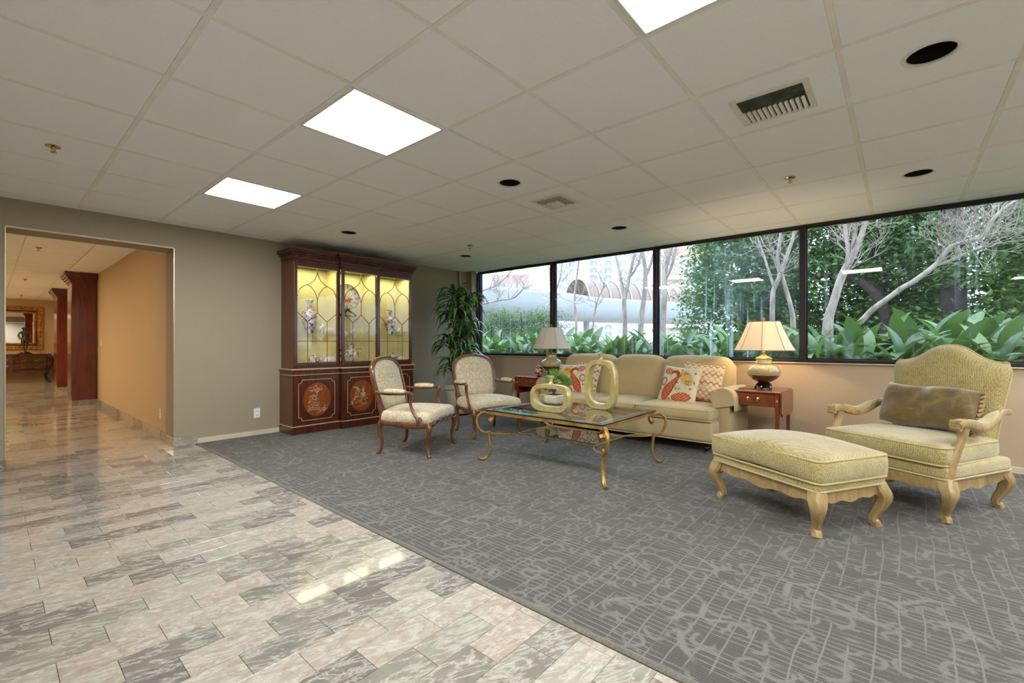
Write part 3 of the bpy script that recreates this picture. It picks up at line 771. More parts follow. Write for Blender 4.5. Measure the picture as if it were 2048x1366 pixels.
        stroke([(.0, -.17), (.05, -.155), (.09, -.135)], .003)
        for k in range(5): stroke([(-.1 + rr.uniform(-.02, .02), .02 + k * .006), (-.05, .04 + k * .006), (-.02, .03 + k * .005)], .0015)
    else:
        for k in range(75):
            t = rr.random(); blob(-.10 + .05 * sin(t * 5) + rr.gauss(0, .016), .13 - t * .24, rr.uniform(.004, .010), .8)
        g.prism([(cx + x, cz + z) for x, z in ((.02, .14), (.027, .09), (.05, .075), (.03, .07), (.035, .045), (.07, .03), (.045, .022), (.045, -.01), (-.005, -.01), (-.005, .022), (-.03, .03), (.005, .045), (.01, .07), (-.01, .075), (.013, .09))], y - .003, y - .0015)
        for k in range(34): blob(rr.uniform(-.07, .12), rr.uniform(-.13, .02), rr.uniform(.004, .010), .6)
        for k in range(8):
            xx = rr.uniform(-.06, .06); zz = -.15 + k * .018; stroke([(xx - .05, zz), (xx, zz + .01), (xx + .06, zz)], .002)
    g.build('marquetry_scene', M['inlay'], oo)
for i, (x0, x1, yf) in enumerate(SEC):
    zz = (1.26, 1.50, 1.26)[i]
    for z in ((zz,) if i != 1 else (1.50, 1.21)):
        MB().box(x0 + .03, x1 - .03, -.12, .16, z - .003, z + .003).build('glass_shelf', M['glass'], cab, smooth=False)
    l = bpy.data.lights.new('cabinet_bulb', 'AREA'); l.shape = 'RECTANGLE'; l.size = .4; l.size_y = .12; l.energy = 1.5; l.color = (1., .92, .50)
    lo = bpy.data.objects.new('cabinet_lamp_light', l); col.objects.link(lo); lo.parent = cab; lo.location = ((x0 + x1) / 2, -.03, 2.11)
# contents
def porc(name, x, z, prof, m, lab, cat, y=.02, seg=24, extra=None, group='porcelain and shells in the china cabinet'):
    t = empty(name, (CABX + x, CABY + y, z + .0035), 0, lab, cat, group)
    MB().lathe(prof, seg).build('body', M[m], t)
    if extra: extra(t)
    return t
vprof = [(.0005, 0), (.038, 0), (.042, .015), (.05, .06), (.078, .15), (.088, .21), (.08, .265), (.05, .30), (.026, .32), (.024, .37), (.03, .40), (.048, .42), (.044, .425), (.0005, .41)]
def sc_(p, k, kr=None): return [(r * (kr or k), z * k) for r, z in p]
porc('tall_vase', -.60, 1.26, sc_(vprof, 1.02, 1.15), 'imari', 'tall patterned baluster vase on the upper shelf behind the left cabinet door', 'vase')
porc('tall_vase', .62, 1.26, sc_(vprof, .88, .95), 'imari', 'tall patterned baluster vase on the upper shelf behind the right cabinet door', 'vase')
jp = [(.0005, 0), (.05, 0), (.055, .01), (.09, .05), (.115, .11), (.11, .16), (.07, .20), (.045, .215), (.045, .24), (.058, .245), (.05, .27), (.02, .285), (.012, .30), (.018, .315), (.0005, .325)]
def handles(t):
    for s in (-1, 1): MB().sweep(bez([(s * .10, 0, .14), (s * .16, 0, .16), (s * .155, 0, .21), (s * .09, 0, .19)], 12), .008, 8).build('handle', M['imari2'], t)
porc('covered_urn', -.02, .849, jp, 'imari2', 'round polychrome covered urn behind the lower part of the centre cabinet door', 'urn', extra=handles)
porc('covered_urn', -.17, .849, sc_(jp, .8), 'imari', 'smaller dark patterned jar beside the round urn behind the centre cabinet door', 'jar', y=.07)
tp = [(.0005, 0), (.03, 0), (.035, .008), (.06, .035), (.072, .07), (.062, .11), (.03, .132), (.012, .138), (.012, .15), (.0005, .156)]
def spout(t):
    MB().sweep(bez([(.055, -.02, .05), (.085, -.03, .07), (.10, -.035, .11)], 8), [.012, .011, .01, .01, .009, .008, .008, .007, .007][:9] if 0 else .008, 8).build('spout', M['imari2'], t)
    MB().sweep([(-.03, .0, 0), (-.045, 0, -.0)], .004, 6).build('foot', M['ebony'], t)
porc('teapot', -.56, .849, tp, 'imari2', 'small round grey-green teapot behind the lower left cabinet door', 'teapot', extra=spout, y=-.03)
porc('teapot', .66, .849, sc_(tp, .9), 'imari', 'small dark blue teapot behind the lower right cabinet door', 'teapot', extra=spout, y=.0)
def shell(x, z, s, kind, lab, y=-.03, rz=0.):
    b = MB()
    if kind == 'fan':
        n = 14
        def f(u, v):
            a = (u - .5) * 2.2; r = v * (1 + .04 * cos(u * n * 2 * pi)); return (r * sin(a) * s, -.35 * s * sin(v * 2.6) * (1 - (2 * u - 1) ** 2 * .5) + .02 * cos(u * n * 2 * pi) * s * v, r * cos(a) * s)
        b.grid(f, 42, 8); b.grid(lambda u, v: (lambda p: (p[0], p[1] + .006, p[2]))(f(u, v)), 42, 8)
    else:
        pts = []
        for k in range(34):
            t = k / 33; a = t * 9; r = .42 * s * (1 - t) ** 1.2; pts.append((r * cos(a) * .8, r * sin(a) * .8, s * t * 1.15, .30 * s * (1 - t) ** 1.05 + .004))
        pth = [p[:3] for p in pts]; b.sweep(pth, [p[3] for p in pts], 12)
    xs = min(v[0] for v in b.v); zs = min(v[2] for v in b.v)
    b.v = [(v[0], v[1], v[2] - zs) for v in b.v]
    o = b.build('seashell', M['shell'], loc=(CABX + x, CABY + y, z + .004), rz=rz); tag(o, lab, 'shell', 'porcelain and shells in the china cabinet')
shell(-.46, 1.26, .10, 'spiral', 'white spiral shell beside the tall vase behind the left cabinet door', rz=.4)
shell(-.36, 1.26, .08, 'fan', 'white fan shell near the right stile behind the left cabinet door')
shell(-.44, .849, .09, 'spiral', 'pale spiral shell beside the grey-green teapot')
shell(-.35, .849, .11, 'fan', 'white pointed fan shell at the lower right of the left cabinet door')
shell(.74, 1.26, .08, 'spiral', 'small white spiral shell beside the right-hand tall vase')
shell(.80, .849, .09, 'fan', 'white fan shell behind the lower right cabinet door')
shell(.50, .849, .10, 'spiral', 'white spiral shell at the left of the lower right cabinet door')
shell(-.16, 1.21, .09, 'fan', 'white openwork shell under the charger shelf in the centre of the cabinet')
shell(-.02, 1.21, .10, 'spiral', 'white spiky shell under the charger shelf, right of the openwork shell')
t = empty('porcelain_charger', (CABX - .08, CABY + .04, 1.504), 0, 'large round painted plate on a dark wooden stand behind the centre cabinet door', 'plate', 'porcelain and shells in the china cabinet')
def plate(t):
    n = 48; rings = [0, .02, .05, .08, .105, .13, .155, .18]
    def cf(r, a):
        q = sin(a * 12) * .5 + .5
        if r > .17: return lin('7c7484')
        if r > .125: return lin('b8a890') if q > .35 else lin('6c5c78')
        if r > .115: return lin('c8bca8')
        x, z = r * cos(a), r * sin(a)
        if -.085 < z < -.02 and abs(x) < .08: return lin('b4583a') if (sin(x * 190) + sin(z * 240)) > -.4 else lin('d8cbb4')
        return lin('cfc6b2') if sin(x * 150) * sin(z * 130) > -.35 else lin('a8a8a0')
    b = MB(); vs = []; 
    for s in (0, .006):
        for r in rings:
            for k in range(n):
                a = 2 * pi * k / n; yy = -.02 + (.0 if r < .11 else -(r - .11) * .35) + s
                vs.append((r * cos(a), yy, r * sin(a))); b.c.append(cf(r, a))
    fs = []; m_ = len(rings)
    for s in (0, 1):
        for i in range(m_ - 1):
            for k in range(n):
                l = (k + 1) % n; o_ = s * m_ * n; fs.append((o_ + i * n + k, o_ + i * n + l, o_ + (i + 1) * n + l, o_ + (i + 1) * n + k))
    for k in range(n): l = (k + 1) % n; fs.append(((m_ - 1) * n + k, (m_ - 1) * n + l, (2 * m_ - 1) * n + l, (2 * m_ - 1) * n + k))
    b.add(vs, fs); o = b.build('plate', colored('charger_glaze', .2), t, loc=(0, 0, .27)); o.rotation_euler.x = -.18
plate(t)
MB().sweep(bez([(-.13, .03, 0), (-.11, -.06, .02), (-.03, -.06, .07), (0, -.04, .10), (.03, -.06, .07), (.11, -.06, .02), (.13, .03, 0)], 24), .011, 8).box(-.14, .14, -.05, .05, 0, .014).sweep([(0, .0, .01), (0, .06, .25)], .008, 8).build('stand', M['ebony'], t)

# ---------------- carved armchairs (fauteuils) ----------------
def cabriole(x, y, sx, sy, ztop, r0, r1, m, name, parent, out=.05, sq=0, knee=.03, mid=None):
    """S-curved leg from (x,y,ztop) to the floor; swings out along (sx,sy)"""
    H_ = ztop; pts = [(x - sx * .004, y - sy * .004, H_, r0 * 1.05), (x + sx * knee * .6, y + sy * knee * .6, H_ * .86, r0 * 1.05), (x + sx * knee * .5, y + sy * knee * .5, H_ * .68, r0 * .82),
                      (x - sx * out * .15, y - sy * out * .15, H_ * .42, r1 * 1.1), (x - sx * out * .1, y - sy * out * .1, H_ * .2, r1 * .95), (x + sx * out * .35, y + sy * out * .35, H_ * .06, r1 * 1.1), (x + sx * out * .6, y + sy * out * .6, .012, r1 * 1.25), (x + sx * out * .6, y + sy * out * .6, 0.0, r1 * 1.0)]
    p, r = bezr(pts, 28); p[-1].z = 0
    return MB().sweep(p, r, 12, sq=sq, up=(sx, sy, 0)).build(name, M[m], parent)
def backshape(hw, zt, z0, n, th, yf, crown=.02, edge=.5):
    """padded panel: hw(v) half width, zt(u) top height; front towards -y"""
    b = MB()
    def P_(u, v, side):
        s = u * 2 - 1; ztop = zt(s); z = z0 + v * (ztop - z0); x = s * hw(z)
        g = max(0., 1 - abs(s) ** 5) ** .5 * max(0., 1 - abs(2 * v - 1) ** 7) ** .5
        y = yf(z) + (-(g * (th + crown * (1 - s * s))) if side == 0 else g * th * .5)
        return (x, y, z)
    b.grid(lambda u, v: P_(u, v, 0), n, n); b.grid(lambda u, v: P_(1 - u, v, 1), n, n); return b
def fauteuil():
    t = empty('carved_armchair')
    W1, W2, Y1, Y2 = .325, .275, -.27, .27
    for s in (-1, 1):
        cabriole(s * W1, Y1, s * .7, -.7, .33, .028, .016, 'walnutc', 'leg', t)
        cabriole(s * W2, Y2, s * .3, .9, .33, .026, .016, 'walnutc', 'leg', t)
    # serpentine seat rail
    rail = []
    path = bez([(-W1, Y1, .315), (-.20, Y1 - .03, .335), (0, Y1 - .045, .345), (.20, Y1 - .03, .335), (W1, Y1, .315), (W1 - .005, -.05, .30), (W2 + .01, .15, .315), (W2, Y2, .325), (0, Y2 + .01, .335), (-W2, Y2, .325), (-W2 - .01, .15, .315), (-W1 + .005, -.05, .30)], 48, True)
    MB().sweep(path, [(.016, .026)] * len(path), 8, sq=4, closed=True).build('seat_rail', M['walnutc'], t)
    # interlaced ribbon carving on the front rail
    rb = MB()
    for ph in (0, pi):
        pp = [(x, Y1 - .042 - .012 * cos(x * 3), .332 + .022 * sin(x * 21 + ph) + .012 * cos(x * 5)) for x in [-.30 + .6 * k / 40 for k in range(41)]]
        rb.sweep(pp, .008, 6)
    rb.build('carved_ribbon', M['walnutg'], t)
    def taper(x, y, z):
        k = 1 - .13 * (y + .27) / .54; return (x * k, y - .02 * (1 - (x / .34) ** 2) * (y < 0), z - .012 * abs(x) / .34)
    MB().rbox(0, -.005, .385, .69, .58, .125, .05, .035, n=14, fn=taper).build('seat_cushion', M['damask'], t)
    yb = lambda z: .255 + (z - .40) * .26
    hw = lambda z: .262 + .045 * sin(min(1, max(0, (z - .40) / .5)) * pi * .75)
    # back frame outline
    ol = [(-.20, .425), (-.262, .45), (-.285, .52), (-.302, .66), (-.305, .78), (-.28, .87), (-.21, .935), (-.11, .965), (0, .972), (.11, .965), (.21, .935), (.28, .87), (.305, .78), (.302, .66), (.285, .52), (.262, .45), (.20, .425), (0, .435)]
    pth = bez([(x, yb(z), z) for x, z in ol], 72, True)
    MB().sweep(pth, [(.014, .022)] * len(pth), 8, sq=3, closed=True, up=(0, 1, 0)).build('back_frame', M['walnutc'], t)
    pth2 = bez([(x * .945, yb(z) - .020, .70 + (z - .70) * .945) for x, z in ol], 72, True)
    MB().sweep(pth2, [(.006, .007)] * len(pth2), 6, closed=True, up=(0, 1, 0)).build('back_moulding', M['walnutg'], t)
    def zt(s): return .70 + (.972 - .70) * (max(0, 1 - abs(s) ** 3.2)) ** .42 * .93
    backshape(lambda z: .275 + .01 * sin((z - .4) * 5), lambda s: .955 - .115 * abs(s) ** 3.4, .445, 16, .018, yb, .022).build('backrest', M['damask'], t)
    for s in (-1, 1):
        MB().sweep(bez([(s * W2, Y2, .32), (s * .278, .265, .40), (s * .29, .285, .50)], 8), [(.018, .022)] * 9, 8, sq=3).build('back_post', M['walnutc'], t)
        arm = bezr([(s * .305, .315, .632, .014), (s * .325, .22, .618, .014), (s * .345, .05, .622, .017), (s * .352, -.06, .632, .019), (s * .35, -.10, .622, .02), (s * .345, -.095, .585, .019), (s * .335, -.085, .52, .015), (s * .335, -.115, .44, .014), (s * .342, -.165, .375, .017), (s * .338, -.16, .32, .018)], 45)
        a_ = MB().sweep(arm[0], arm[1], 8, sq=3).build('arm', M['walnutc'], t)
        MB().rbox(s * .345, .08, .642, .052, .235, .036, .016, .012, n=8).build('arm_pad', M['damask'], a_)
        MB().sweep(bez([(s * .338, -.185, .345), (s * .34, -.205, .37), (s * .34, -.185, .392), (s * .34, -.17, .372)], 10), .009, 6).build('carved_scroll', M['walnutg'], a_)
    return t
fa = fauteuil()
tag(fa, 'carved walnut armchair with damask cushions nearest the china cabinet', 'armchair', 'carved armchairs before the coffee table')
fb = copy_tree(fa)
tag(fb, 'carved walnut armchair with damask cushions in front of the tall corner plant', 'armchair', 'carved armchairs before the coffee table')
fa.location = (2.985, 3.895, .008); fa.rotation_euler.z = radians(-63 + 90)
fb.location = (4.13, 3.97, .008); fb.rotation_euler.z = radians(-106 + 90)

# ---------------- coffee table ----------------
ct = empty('coffee_table', (3.62, 2.38, .008), 0, 'low rectangular glass coffee table with scrolled antique gold iron legs, in front of the sofa', 'coffee table')
TXH, TYH = .515, .63
MB().box(-TXH + .045, TXH - .045, -TYH + .045, TYH - .045, .478, .490).build('glass_top', M['tglass'], ct, smooth=False)
bl = MB()
for (x0, x1, y0, y1) in ((-TXH, TXH, -TYH, -TYH + .045), (-TXH, TXH, TYH - .045, TYH), (-TXH, -TXH + .045, -TYH + .045, TYH - .045), (TXH - .045, TXH, -TYH + .045, TYH - .045)): bl.box(x0, x1, y0, y1, .478, .490)
bl.build('dark_glass_border', M['black'], ct, smooth=False, bevel=.002)
M['bevelglass'] = simple('bevelled_mirror_strip', (200, 206, 212), .12, .9)
sv = MB()
for (x0, x1, y0, y1) in ((-.455, .455, -.585, -.555), (-.455, .455, .555, .585), (-.47, -.44, -.585, .585), (.44, .47, -.585, .585)): sv.box(x0, x1, y0, y1, .4902, .4912)
sv.build('bevelled_strip', M['bevelglass'], ct, smooth=False)
MB().sweep(rrect(2 * TXH - .012, 2 * TYH - .012, .01, .465, 2), [(.010, .014)] * 12, 4, sq=6, closed=True).build('top_rail', M['goldleg'], ct, smooth=False)
MB().box(-.262, .262, -.412, .412, .256, .264).build('glass_shelf', M['tglass'], ct, smooth=False)
MB().sweep(rrect(.54, .84, .006, .254, 2), [(.007, .006)] * 12, 4, sq=6, closed=True).build('shelf_frame', M['goldleg'], ct, smooth=False)
for sx in (-1, 1):
    for sy in (-1, 1):
        jx, jy = sx * .475, sy * .62; k = .7071
        def D(d, z): return (jx + sx * k * d, jy + sy * k * d, z)
        cs = [(-.012, .375, .020), (-.030, .40, .022), (-.038, .428, .013), (-.005, .455, .011), (.05, .462, .011), (.10, .43, .011), (.115, .375, .011), (.095, .31, .011), (.05, .27, .011), (.0, .258, .011)]
        p, r = bezr([(*D(d, z), q * 1.3) for d, z, q in cs], 54)
        leg = MB().sweep(p, [(q * .8, q) for q in r], 8, sq=3, up=(-sy * k, sx * k, 0)).build('leg', M['goldleg'], ct)
        lp, lr = bezr([(*D(.0, .27), .015), (*D(-.008, .20), .015), (*D(-.018, .12), .015), (*D(.004, .05), .014), (*D(.045, .015), .014), (*D(.08, .014), .013), (*D(.10, .035), .010)], 30)
        MB().sweep(lp, [(q * .8, q) for q in lr], 8, sq=3, up=(-sy * k, sx * k, 0)).build('lower_leg', M['goldleg'], leg)
        MB().sweep([D(0, .243), D(0, .278)], .016, 10, sq=4).sweep([D(-.005, .262), D(-.015, .29)], [.01, .002], 6).build('collar', M['goldleg'], leg)
        q0 = Vector(D(-.012, .258)); q1 = Vector((sx * .27, sy * .42, .256)); dd = (q1 - q0).normalized(); nn = Vector((-dd.y, dd.x, 0)); L = (q1 - q0).length
        lpth = bez([q0, q0 + dd * L * .25 + nn * .032, q0 + dd * L * .55 + nn * .036, q0 + dd * L * .95 + nn * .006, q1, q0 + dd * L * .95 - nn * .006, q0 + dd * L * .55 - nn * .036, q0 + dd * L * .25 - nn * .032], 40, True)
        MB().sweep(lpth, [(.008, .006)] * len(lpth), 6, closed=True).build('stretcher_loop', M['goldleg'], leg)

def ringvase(L, T, Hh, neck, loc, rz, lab, wr, top=.9):
    t = empty('ring_vase', loc, rz, lab, 'vase', 'gold ring vases on the coffee table')
    n = 64; outer = []; inner = []
    for k in range(n):
        a = 2 * pi * k / n; c_, s_ = cos(a), sin(a)
        def se(hx, hz, e): m = (abs(c_) ** e + abs(s_) ** e) ** (1 / e); return hx * c_ / m, hz * s_ / m
        x, z = se(L / 2, Hh / 2, 4.2 if s_ < 0 else 3.2); x *= 1 - (.10 if s_ < 0 else .04) * abs(z / (Hh / 2)) ** 2; outer.append((x, z + Hh / 2))
        x, z = se(L / 2 - wr, Hh / 2 - wr * .95, 3.4); inner.append((x, z + Hh / 2 + wr * .12))
    vs = []; fs = []; rings = []
    for (pts, y, g) in ((outer, -T / 2 + .008, 0), (outer, T / 2 - .008, 0), ('o2', T / 2, 0), ('i2', T / 2, 0), (inner, T / 2 - .008, 0), (inner, -T / 2 + .008, 0), ('i2', -T / 2, 0), ('o2', -T / 2, 0)):
        P_ = pts
        if pts == 'o2': P_ = [(ox + (ix - ox) * .07, oz + (iz - oz) * .07) for (ox, oz), (ix, iz) in zip(outer, inner)]
        if pts == 'i2': P_ = [(ix + (ox - ix) * .07, iz + (oz - iz) * .07) for (ox, oz), (ix, iz) in zip(outer, inner)]
        rings.append([(x, y, z) for x, z in P_])
    for r_ in rings: vs += r_
    m = len(rings)
    for i in range(m):
        j = (i + 1) % m
        for k in range(n): l = (k + 1) % n; fs.append((i * n + k, j * n + k, j * n + l, i * n + l))
    MB().add(vs, fs).build('body', M['vase'], t, ang=.6)
    MB().lathe([(.035, -.01), (.022, .008), (.016, .02), (.017, neck * .6), (.034, neck * .9), (.036, neck), (.028, neck), (.012, neck * .6), (.0005, neck * .4)], 20).build('neck', M['vase'], t, loc=(0, 0, Hh))
ringvase(.43, .085, .255, .075, (3.40, 2.45, .499), pi / 2, 'low wide gold ring-shaped vase at the left of the coffee table', .048)
ringvase(.33, .085, .47, .065, (3.86, 2.185, .499), pi / 2, 'tall gold oval ring vase at the right of the coffee table', .05)
# bonsai
bo = empty('bonsai', (3.86, 2.74, .499), 0, 'small artificial green bonsai in a cream square pot behind the wide gold vase', 'potted plant')
MB().rbox(0, 0, .05, .17, .17, .10, .03, n=8).build('pot', M['cream_cer'], bo); MB().box(-.065, .065, -.065, .065, .098, .102).build('soil', M['soil'], bo, smooth=False)
bt = bezr([(0, 0, .09, .014), (-.01, .0, .15, .012), (.02, .01, .19, .010), (.01, .0, .25, .008), (.03, -.01, .28, .005)], 20)
MB().sweep(*bt, 8).sweep(bez([(.01, 0, .19), (.05, -.03, .205), (.10, -.06, .20)], 8), .006, 6).sweep(bez([(0, 0, .15), (-.05, .04, .15), (-.07, .05, .16)], 8), .005, 6).build('trunk', M['bark'], bo)
def needles(b, c, rx, rz, n, L=.022, rnd=R):
    for _ in range(n):
        a = rnd.uniform(0, 2 * pi); u = rnd.uniform(-1, 1); q = sqrt(1 - u * u); rr = rnd.random() ** .4
        p = Vector((c[0] + rx * q * cos(a) * rr, c[1] + rx * q * sin(a) * rr, c[2] + rz * u * rr)); d = Vector((rnd.gauss(0, 1), rnd.gauss(0, 1), rnd.gauss(.5, .8))).normalized() * L
        s = d.cross(Vector((rnd.gauss(0, 1), rnd.gauss(0, 1), rnd.gauss(0, 1)))).normalized() * .0028
        b.add([p - s, p + s, p + d + s * .3, p + d - s * .3], [(0, 1, 2, 3)])
nb = MB()
for c, rx, rz, n in (((.03, 0, .30), .085, .032, 900), ((-.02, .03, .275), .07, .025, 500), ((.12, -.08, .22), .06, .045, 800), ((.09, -.05, .265), .055, .03, 500), ((-.08, .055, .165), .035, .018, 250), ((-.07, -.02, .255), .06, .028, 500), ((.05, .04, .335), .05, .02, 400)): needles(nb, c, rx, rz, n)
M['needle'] = simple('bonsai_green', (128, 172, 78), .6, var=.35, vs=30)
o = nb.build('foliage', M['needle'], bo, smooth=False); tag(o, kind='stuff')

# ---------------- sofa ----------------
Z0 = .008
sf = empty('sofa', (5.17, 2.50, Z0), -pi / 2, 'long beige three-seat sofa with rolled arms and dark turned feet, under the window', 'sofa')
def roundfront(x, y, z): return (x, y, z)
MB().rbox(0, -.03, .235, 2.20, .93, .22, .045, n=12).build('base', M['sofa'], sf)
MB().sweep(rrect(2.19, .92, .05, .128, 4, 0, -.03), .006, 6, closed=True).build('base_piping', M['sofaw'], sf)
for (x0, x1) in ((-1.095, -.272), (-.268, .268), (.272, 1.095)):
    w = x1 - x0; cx = (x0 + x1) / 2
    c = MB().rbox(cx, -.14, .395, w, .76, .125, .045, .035, n=14, puff=.01).build('seat_cushion', M['sofa'], sf)
    for z in (.447, .343): MB().sweep(rrect(w - .012, .748, .05, z, 5, cx, -.14), .005, 6, closed=True).build('piping', M['sofaw'], c)
for (x0, x1) in ((-1.09, -.325), (-.317, .317), (.325, 1.09)):
    w = x1 - x0; cx = (x0 + x1) / 2
    def fn(x, y, z, w=w):
        # roll the top backwards
        q = max(0, z - .10) ; return (x, y + .22 * (z + .27) * .55 - .02 * (1 - (2 * x / w) ** 2), z - .02 * (abs(2 * x / w) ** 4) * (z > 0))
    MB().rbox(cx, .18, .70, w, .20, .54, .085, .015, n=14, puff=.03, fn=fn).build('back_cushion', M['sofa'], sf)
MB().rbox(0, .40, .60, 2.16, .16, .60, .06, n=10).build('back_frame', M['sofa'], sf)
for s in (-1, 1):
    prof = [(-.085, .13), (.07, .13), (.07, .50)]
    ar = []
    for k in range(15):
        a = radians(-50 + k * 230 / 14); ar.append((.015 + .098 * cos(a), .560 + .098 * sin(a)))
    outl = [(s * (1.125 + x) if 1 else 0, z) for x, z in ([(-.06, .14), (.075, .14), (.075, .47)] + ar + [(-.06, .48)])]
    if s < 0: outl.reverse()
    arm = MB().prism(outl, -.30, .44).build('arm', M['sofa'], sf, bevel=.018, seg=3)
    # loose arm cap cloth
    cp = []
    for k in range(19):
        a = radians(-8 + k * 196 / 18); cp.append((1.125 + .015 + .106 * cos(a), .560 + .106 * sin(a)))
    cp = [(1.125 + .125, .44), (1.125 + .122, .50)] + cp + [(1.125 - .088, .50)]
    def cap(u, v, s=s, cp=cp):
        q = u * (len(cp) - 1); i = min(int(q), len(cp) - 2); f = q - i
        return (s * (cp[i][0] * (1 - f) + cp[i + 1][0] * f), -.318 + v * .50 + .006 * sin(v * 9 + u * 5), cp[i][1] * (1 - f) + cp[i + 1][1] * f)
    cm = MB().grid(cap, 40, 16).build('arm_cover', M['sofa'], arm)
    sm = cm.modifiers.new('thick', 'SOLIDIFY'); sm.thickness = .006; sm.offset = 0
    cl = [(x - 1.125, z) for x, z in cp]
    pf = [(s * x, z) for x, z in cp[1:]] + [(s * 1.06, .46)]
    if s < 0: pf.reverse()
    MB().prism(pf, -.322, -.314).build('arm_front_panel', M['sofa'], arm)
    for y in (-.38, .36):
        MB().lathe([(.0005, 0), (.018, 0), (.022, .008), (.016, .02), (.030, .04), (.034, .055), (.026, .072), (.018, .08), (.036, .095), (.036, .13)], 20).build('turned_foot', M['ebony'], sf, loc=(s * 1.0, y, 0))

# throw pillows: grid of coloured cloth, knife edges
def pillow(name, w, h, t, cf, loc, rz, tilt, lab, group, roll=0., n=84):
    b = MB()
    def P_(u, v, sgn):
        x, z = u * 2 - 1, v * 2 - 1
        k = (max(0, 1 - abs(x) ** 2.6) * max(0, 1 - abs(z) ** 2.6)) ** .5
        pin = 1 - .07 * (1 - abs(x) ** 2) * abs(z) ** 3; pz = 1 - .07 * (1 - abs(z) ** 2) * abs(x) ** 3
        wr = .004 * sin(6 * x + 4 * z) * k
        return (x * w / 2 * pz, -sgn * (t / 2 * k ** .9 + wr + .0012), z * h / 2 * pin)
    b.grid(lambda u, v: P_(u, v, 1), n, n, colfn=lambda u, v: cf(u, v)); b.grid(lambda u, v: P_(1 - u, v, -1), 24, 24, colfn=lambda u, v: cf(1 - u, v))
    m = M.get('cloth_print') or colored('printed_cloth', .85, .15); M['cloth_print'] = m
    o = b.build(name, m, loc=loc); o.rotation_euler = (tilt, roll, rz); tag(o, lab, 'pillow', group)
    e = MB(); pts = []
    for (u0, v0, u1, v1) in ((0, 0, 1, 0), (1, 0, 1, 1), (1, 1, 0, 1), (0, 1, 0, 0)):
        for k in range(12): f = k / 12; q = P_(u0 + (u1 - u0) * f, v0 + (v1 - v0) * f, 0); pts.append((q[0], 0, q[2]))
    e.sweep(pts, .0045, 6, closed=True, up=(0, 1, 0)).build('corded_edge', M['inlaycloth'], o)
    return o
M['inlaycloth'] = simple('cream_cord', (216, 198, 168), .8)
crm, crm2 = lin('d9ccb0'), lin('cfc2a2'); red, org, yel, dk = lin('a8421e'), lin('c0643a'), lin('d2b25a'), lin('6e3a2a')
def drop(px, pz, cx, cz, L, Wd, ang, hook=.0):
    """signed 'inside' value of a paisley: fat end at origin, tail curling; returns t in 0..1 inside or None"""
    dx, dz = px - cx, pz - cz; c, s = cos(ang), sin(ang); a = dx * c + dz * s; b = -dx * s + dz * c
    t = a / L
    if t < -.25 or t > 1.02: return None
    b -= hook * max(0, t) ** 2.2 * L
    if t < .25: r = Wd * sqrt(max(0, 1 - ((t - .25) / .5) ** 2))
    else: r = Wd * (1 - ((t - .25) / .77)) ** .8 if t < 1.02 else 0
    return None if abs(b) > r or r <= 0 else 1 - abs(b) / r
def paisley(mir):
    def cf(u, v):
        x, z = (1 - u if mir else u) * 10, v * 10
        base = crm if sin(x * 2.2 + z * 1.7) > -.6 else crm2
        d = drop(x, z, 2.3, 1.7, 6.6, 1.25, 1.22, -.18)
        if d is not None:
            if d < .16: return lin('8a3016')
            return lin('d8a888') if sin(x * 11) * sin(z * 9 + x * 3) > .62 and d > .3 else (lin('b04a24') if d < .45 or sin(x * 5 + z * 3) > -.4 else lin('c46a3e'))
        if (x - 4.0) ** 2 + (z - 7.4) ** 2 < 1.5 and (x - 3.7) ** 2 + (z - 7.0) ** 2 > .55 and z > 6.9: return lin('b04a24')
        e = ((x - 7.0) * .80 + (z - 6.6) * .6) ** 2 / 1.5 + (-(x - 7.0) * .6 + (z - 6.6) * .8) ** 2 / 5.2
        if e < 1:
            if e > .86: return lin('8a7a3a')
            if (x - 6.6) ** 2 + (z - 7.9) ** 2 < .35 and sin(x * 9) + sin(z * 9) > -.3: return org
            if (x - 7.6) ** 2 + (z - 5.6) ** 2 < .45 and sin(x * 9) + sin(z * 9) > -.3: return lin('b86a3a')
            return yel
        e = (x - 6.6) ** 2 / 6.2 + (z - 1.4 - .12 * (x - 6.6)) ** 2 / 1.5
        if e < 1:
            if e > .82: return lin('9a3c1c')
            return lin('e0b898') if sin(x * 7) * sin(z * 9) > .45 else lin('c05a34')
        e = (x - 1.2) ** 2 / 1.0 + (z - 5.2) ** 2 / 1.5
        if .35 < e < 1 : return lin('b87a62') if e < .8 else lin('96503a')
        e = (x - 1.9) ** 2 / 1.7 + (z - 8.3) ** 2 / 1.1
        if e < 1: return lin('b87056') if sin((x + z) * 7) > 0 else lin('cfa68c')
        for (fx, fz, c_) in ((5.0, 5.2, 'b0603a'), (5.4, 8.9, '7a8a60'), (4.9, 3.6, '7a8a60'), (9.0, 8.2, 'a08040'), (8.6, 3.9, 'b0603a'), (9.2, 5.6, '7a8a60'), (.8, 3.1, 'a08040'), (3.4, .6, 'b0603a'), (5.9, 3.6, 'c0a050')):
            if (x - fx) ** 2 + (z - fz) ** 2 < .09 * (1 + .6 * sin(5 * atan2(z - fz, x - fx))): return lin(c_)
        return base
    return cf
def waves(c1, c2, c3):
    def cf(u, v):
        x, z = u * 10, v * 10
        for k in range(-1, 14):
            ph = (k % 2) * pi; y = k * .8 + .26 * sin(x * 4.4 + ph)
            if abs(z - y) < .075: return (c1, c2, c1, c3)[k % 4]
            if abs(z - y) < .26 and k % 3 == 0: return c3
        return crm
    return cf
G1 = 'throw pillows on the sofa'
def wl(lx, ly): return (5.17 + ly, 2.50 - lx)     # sofa local -> world
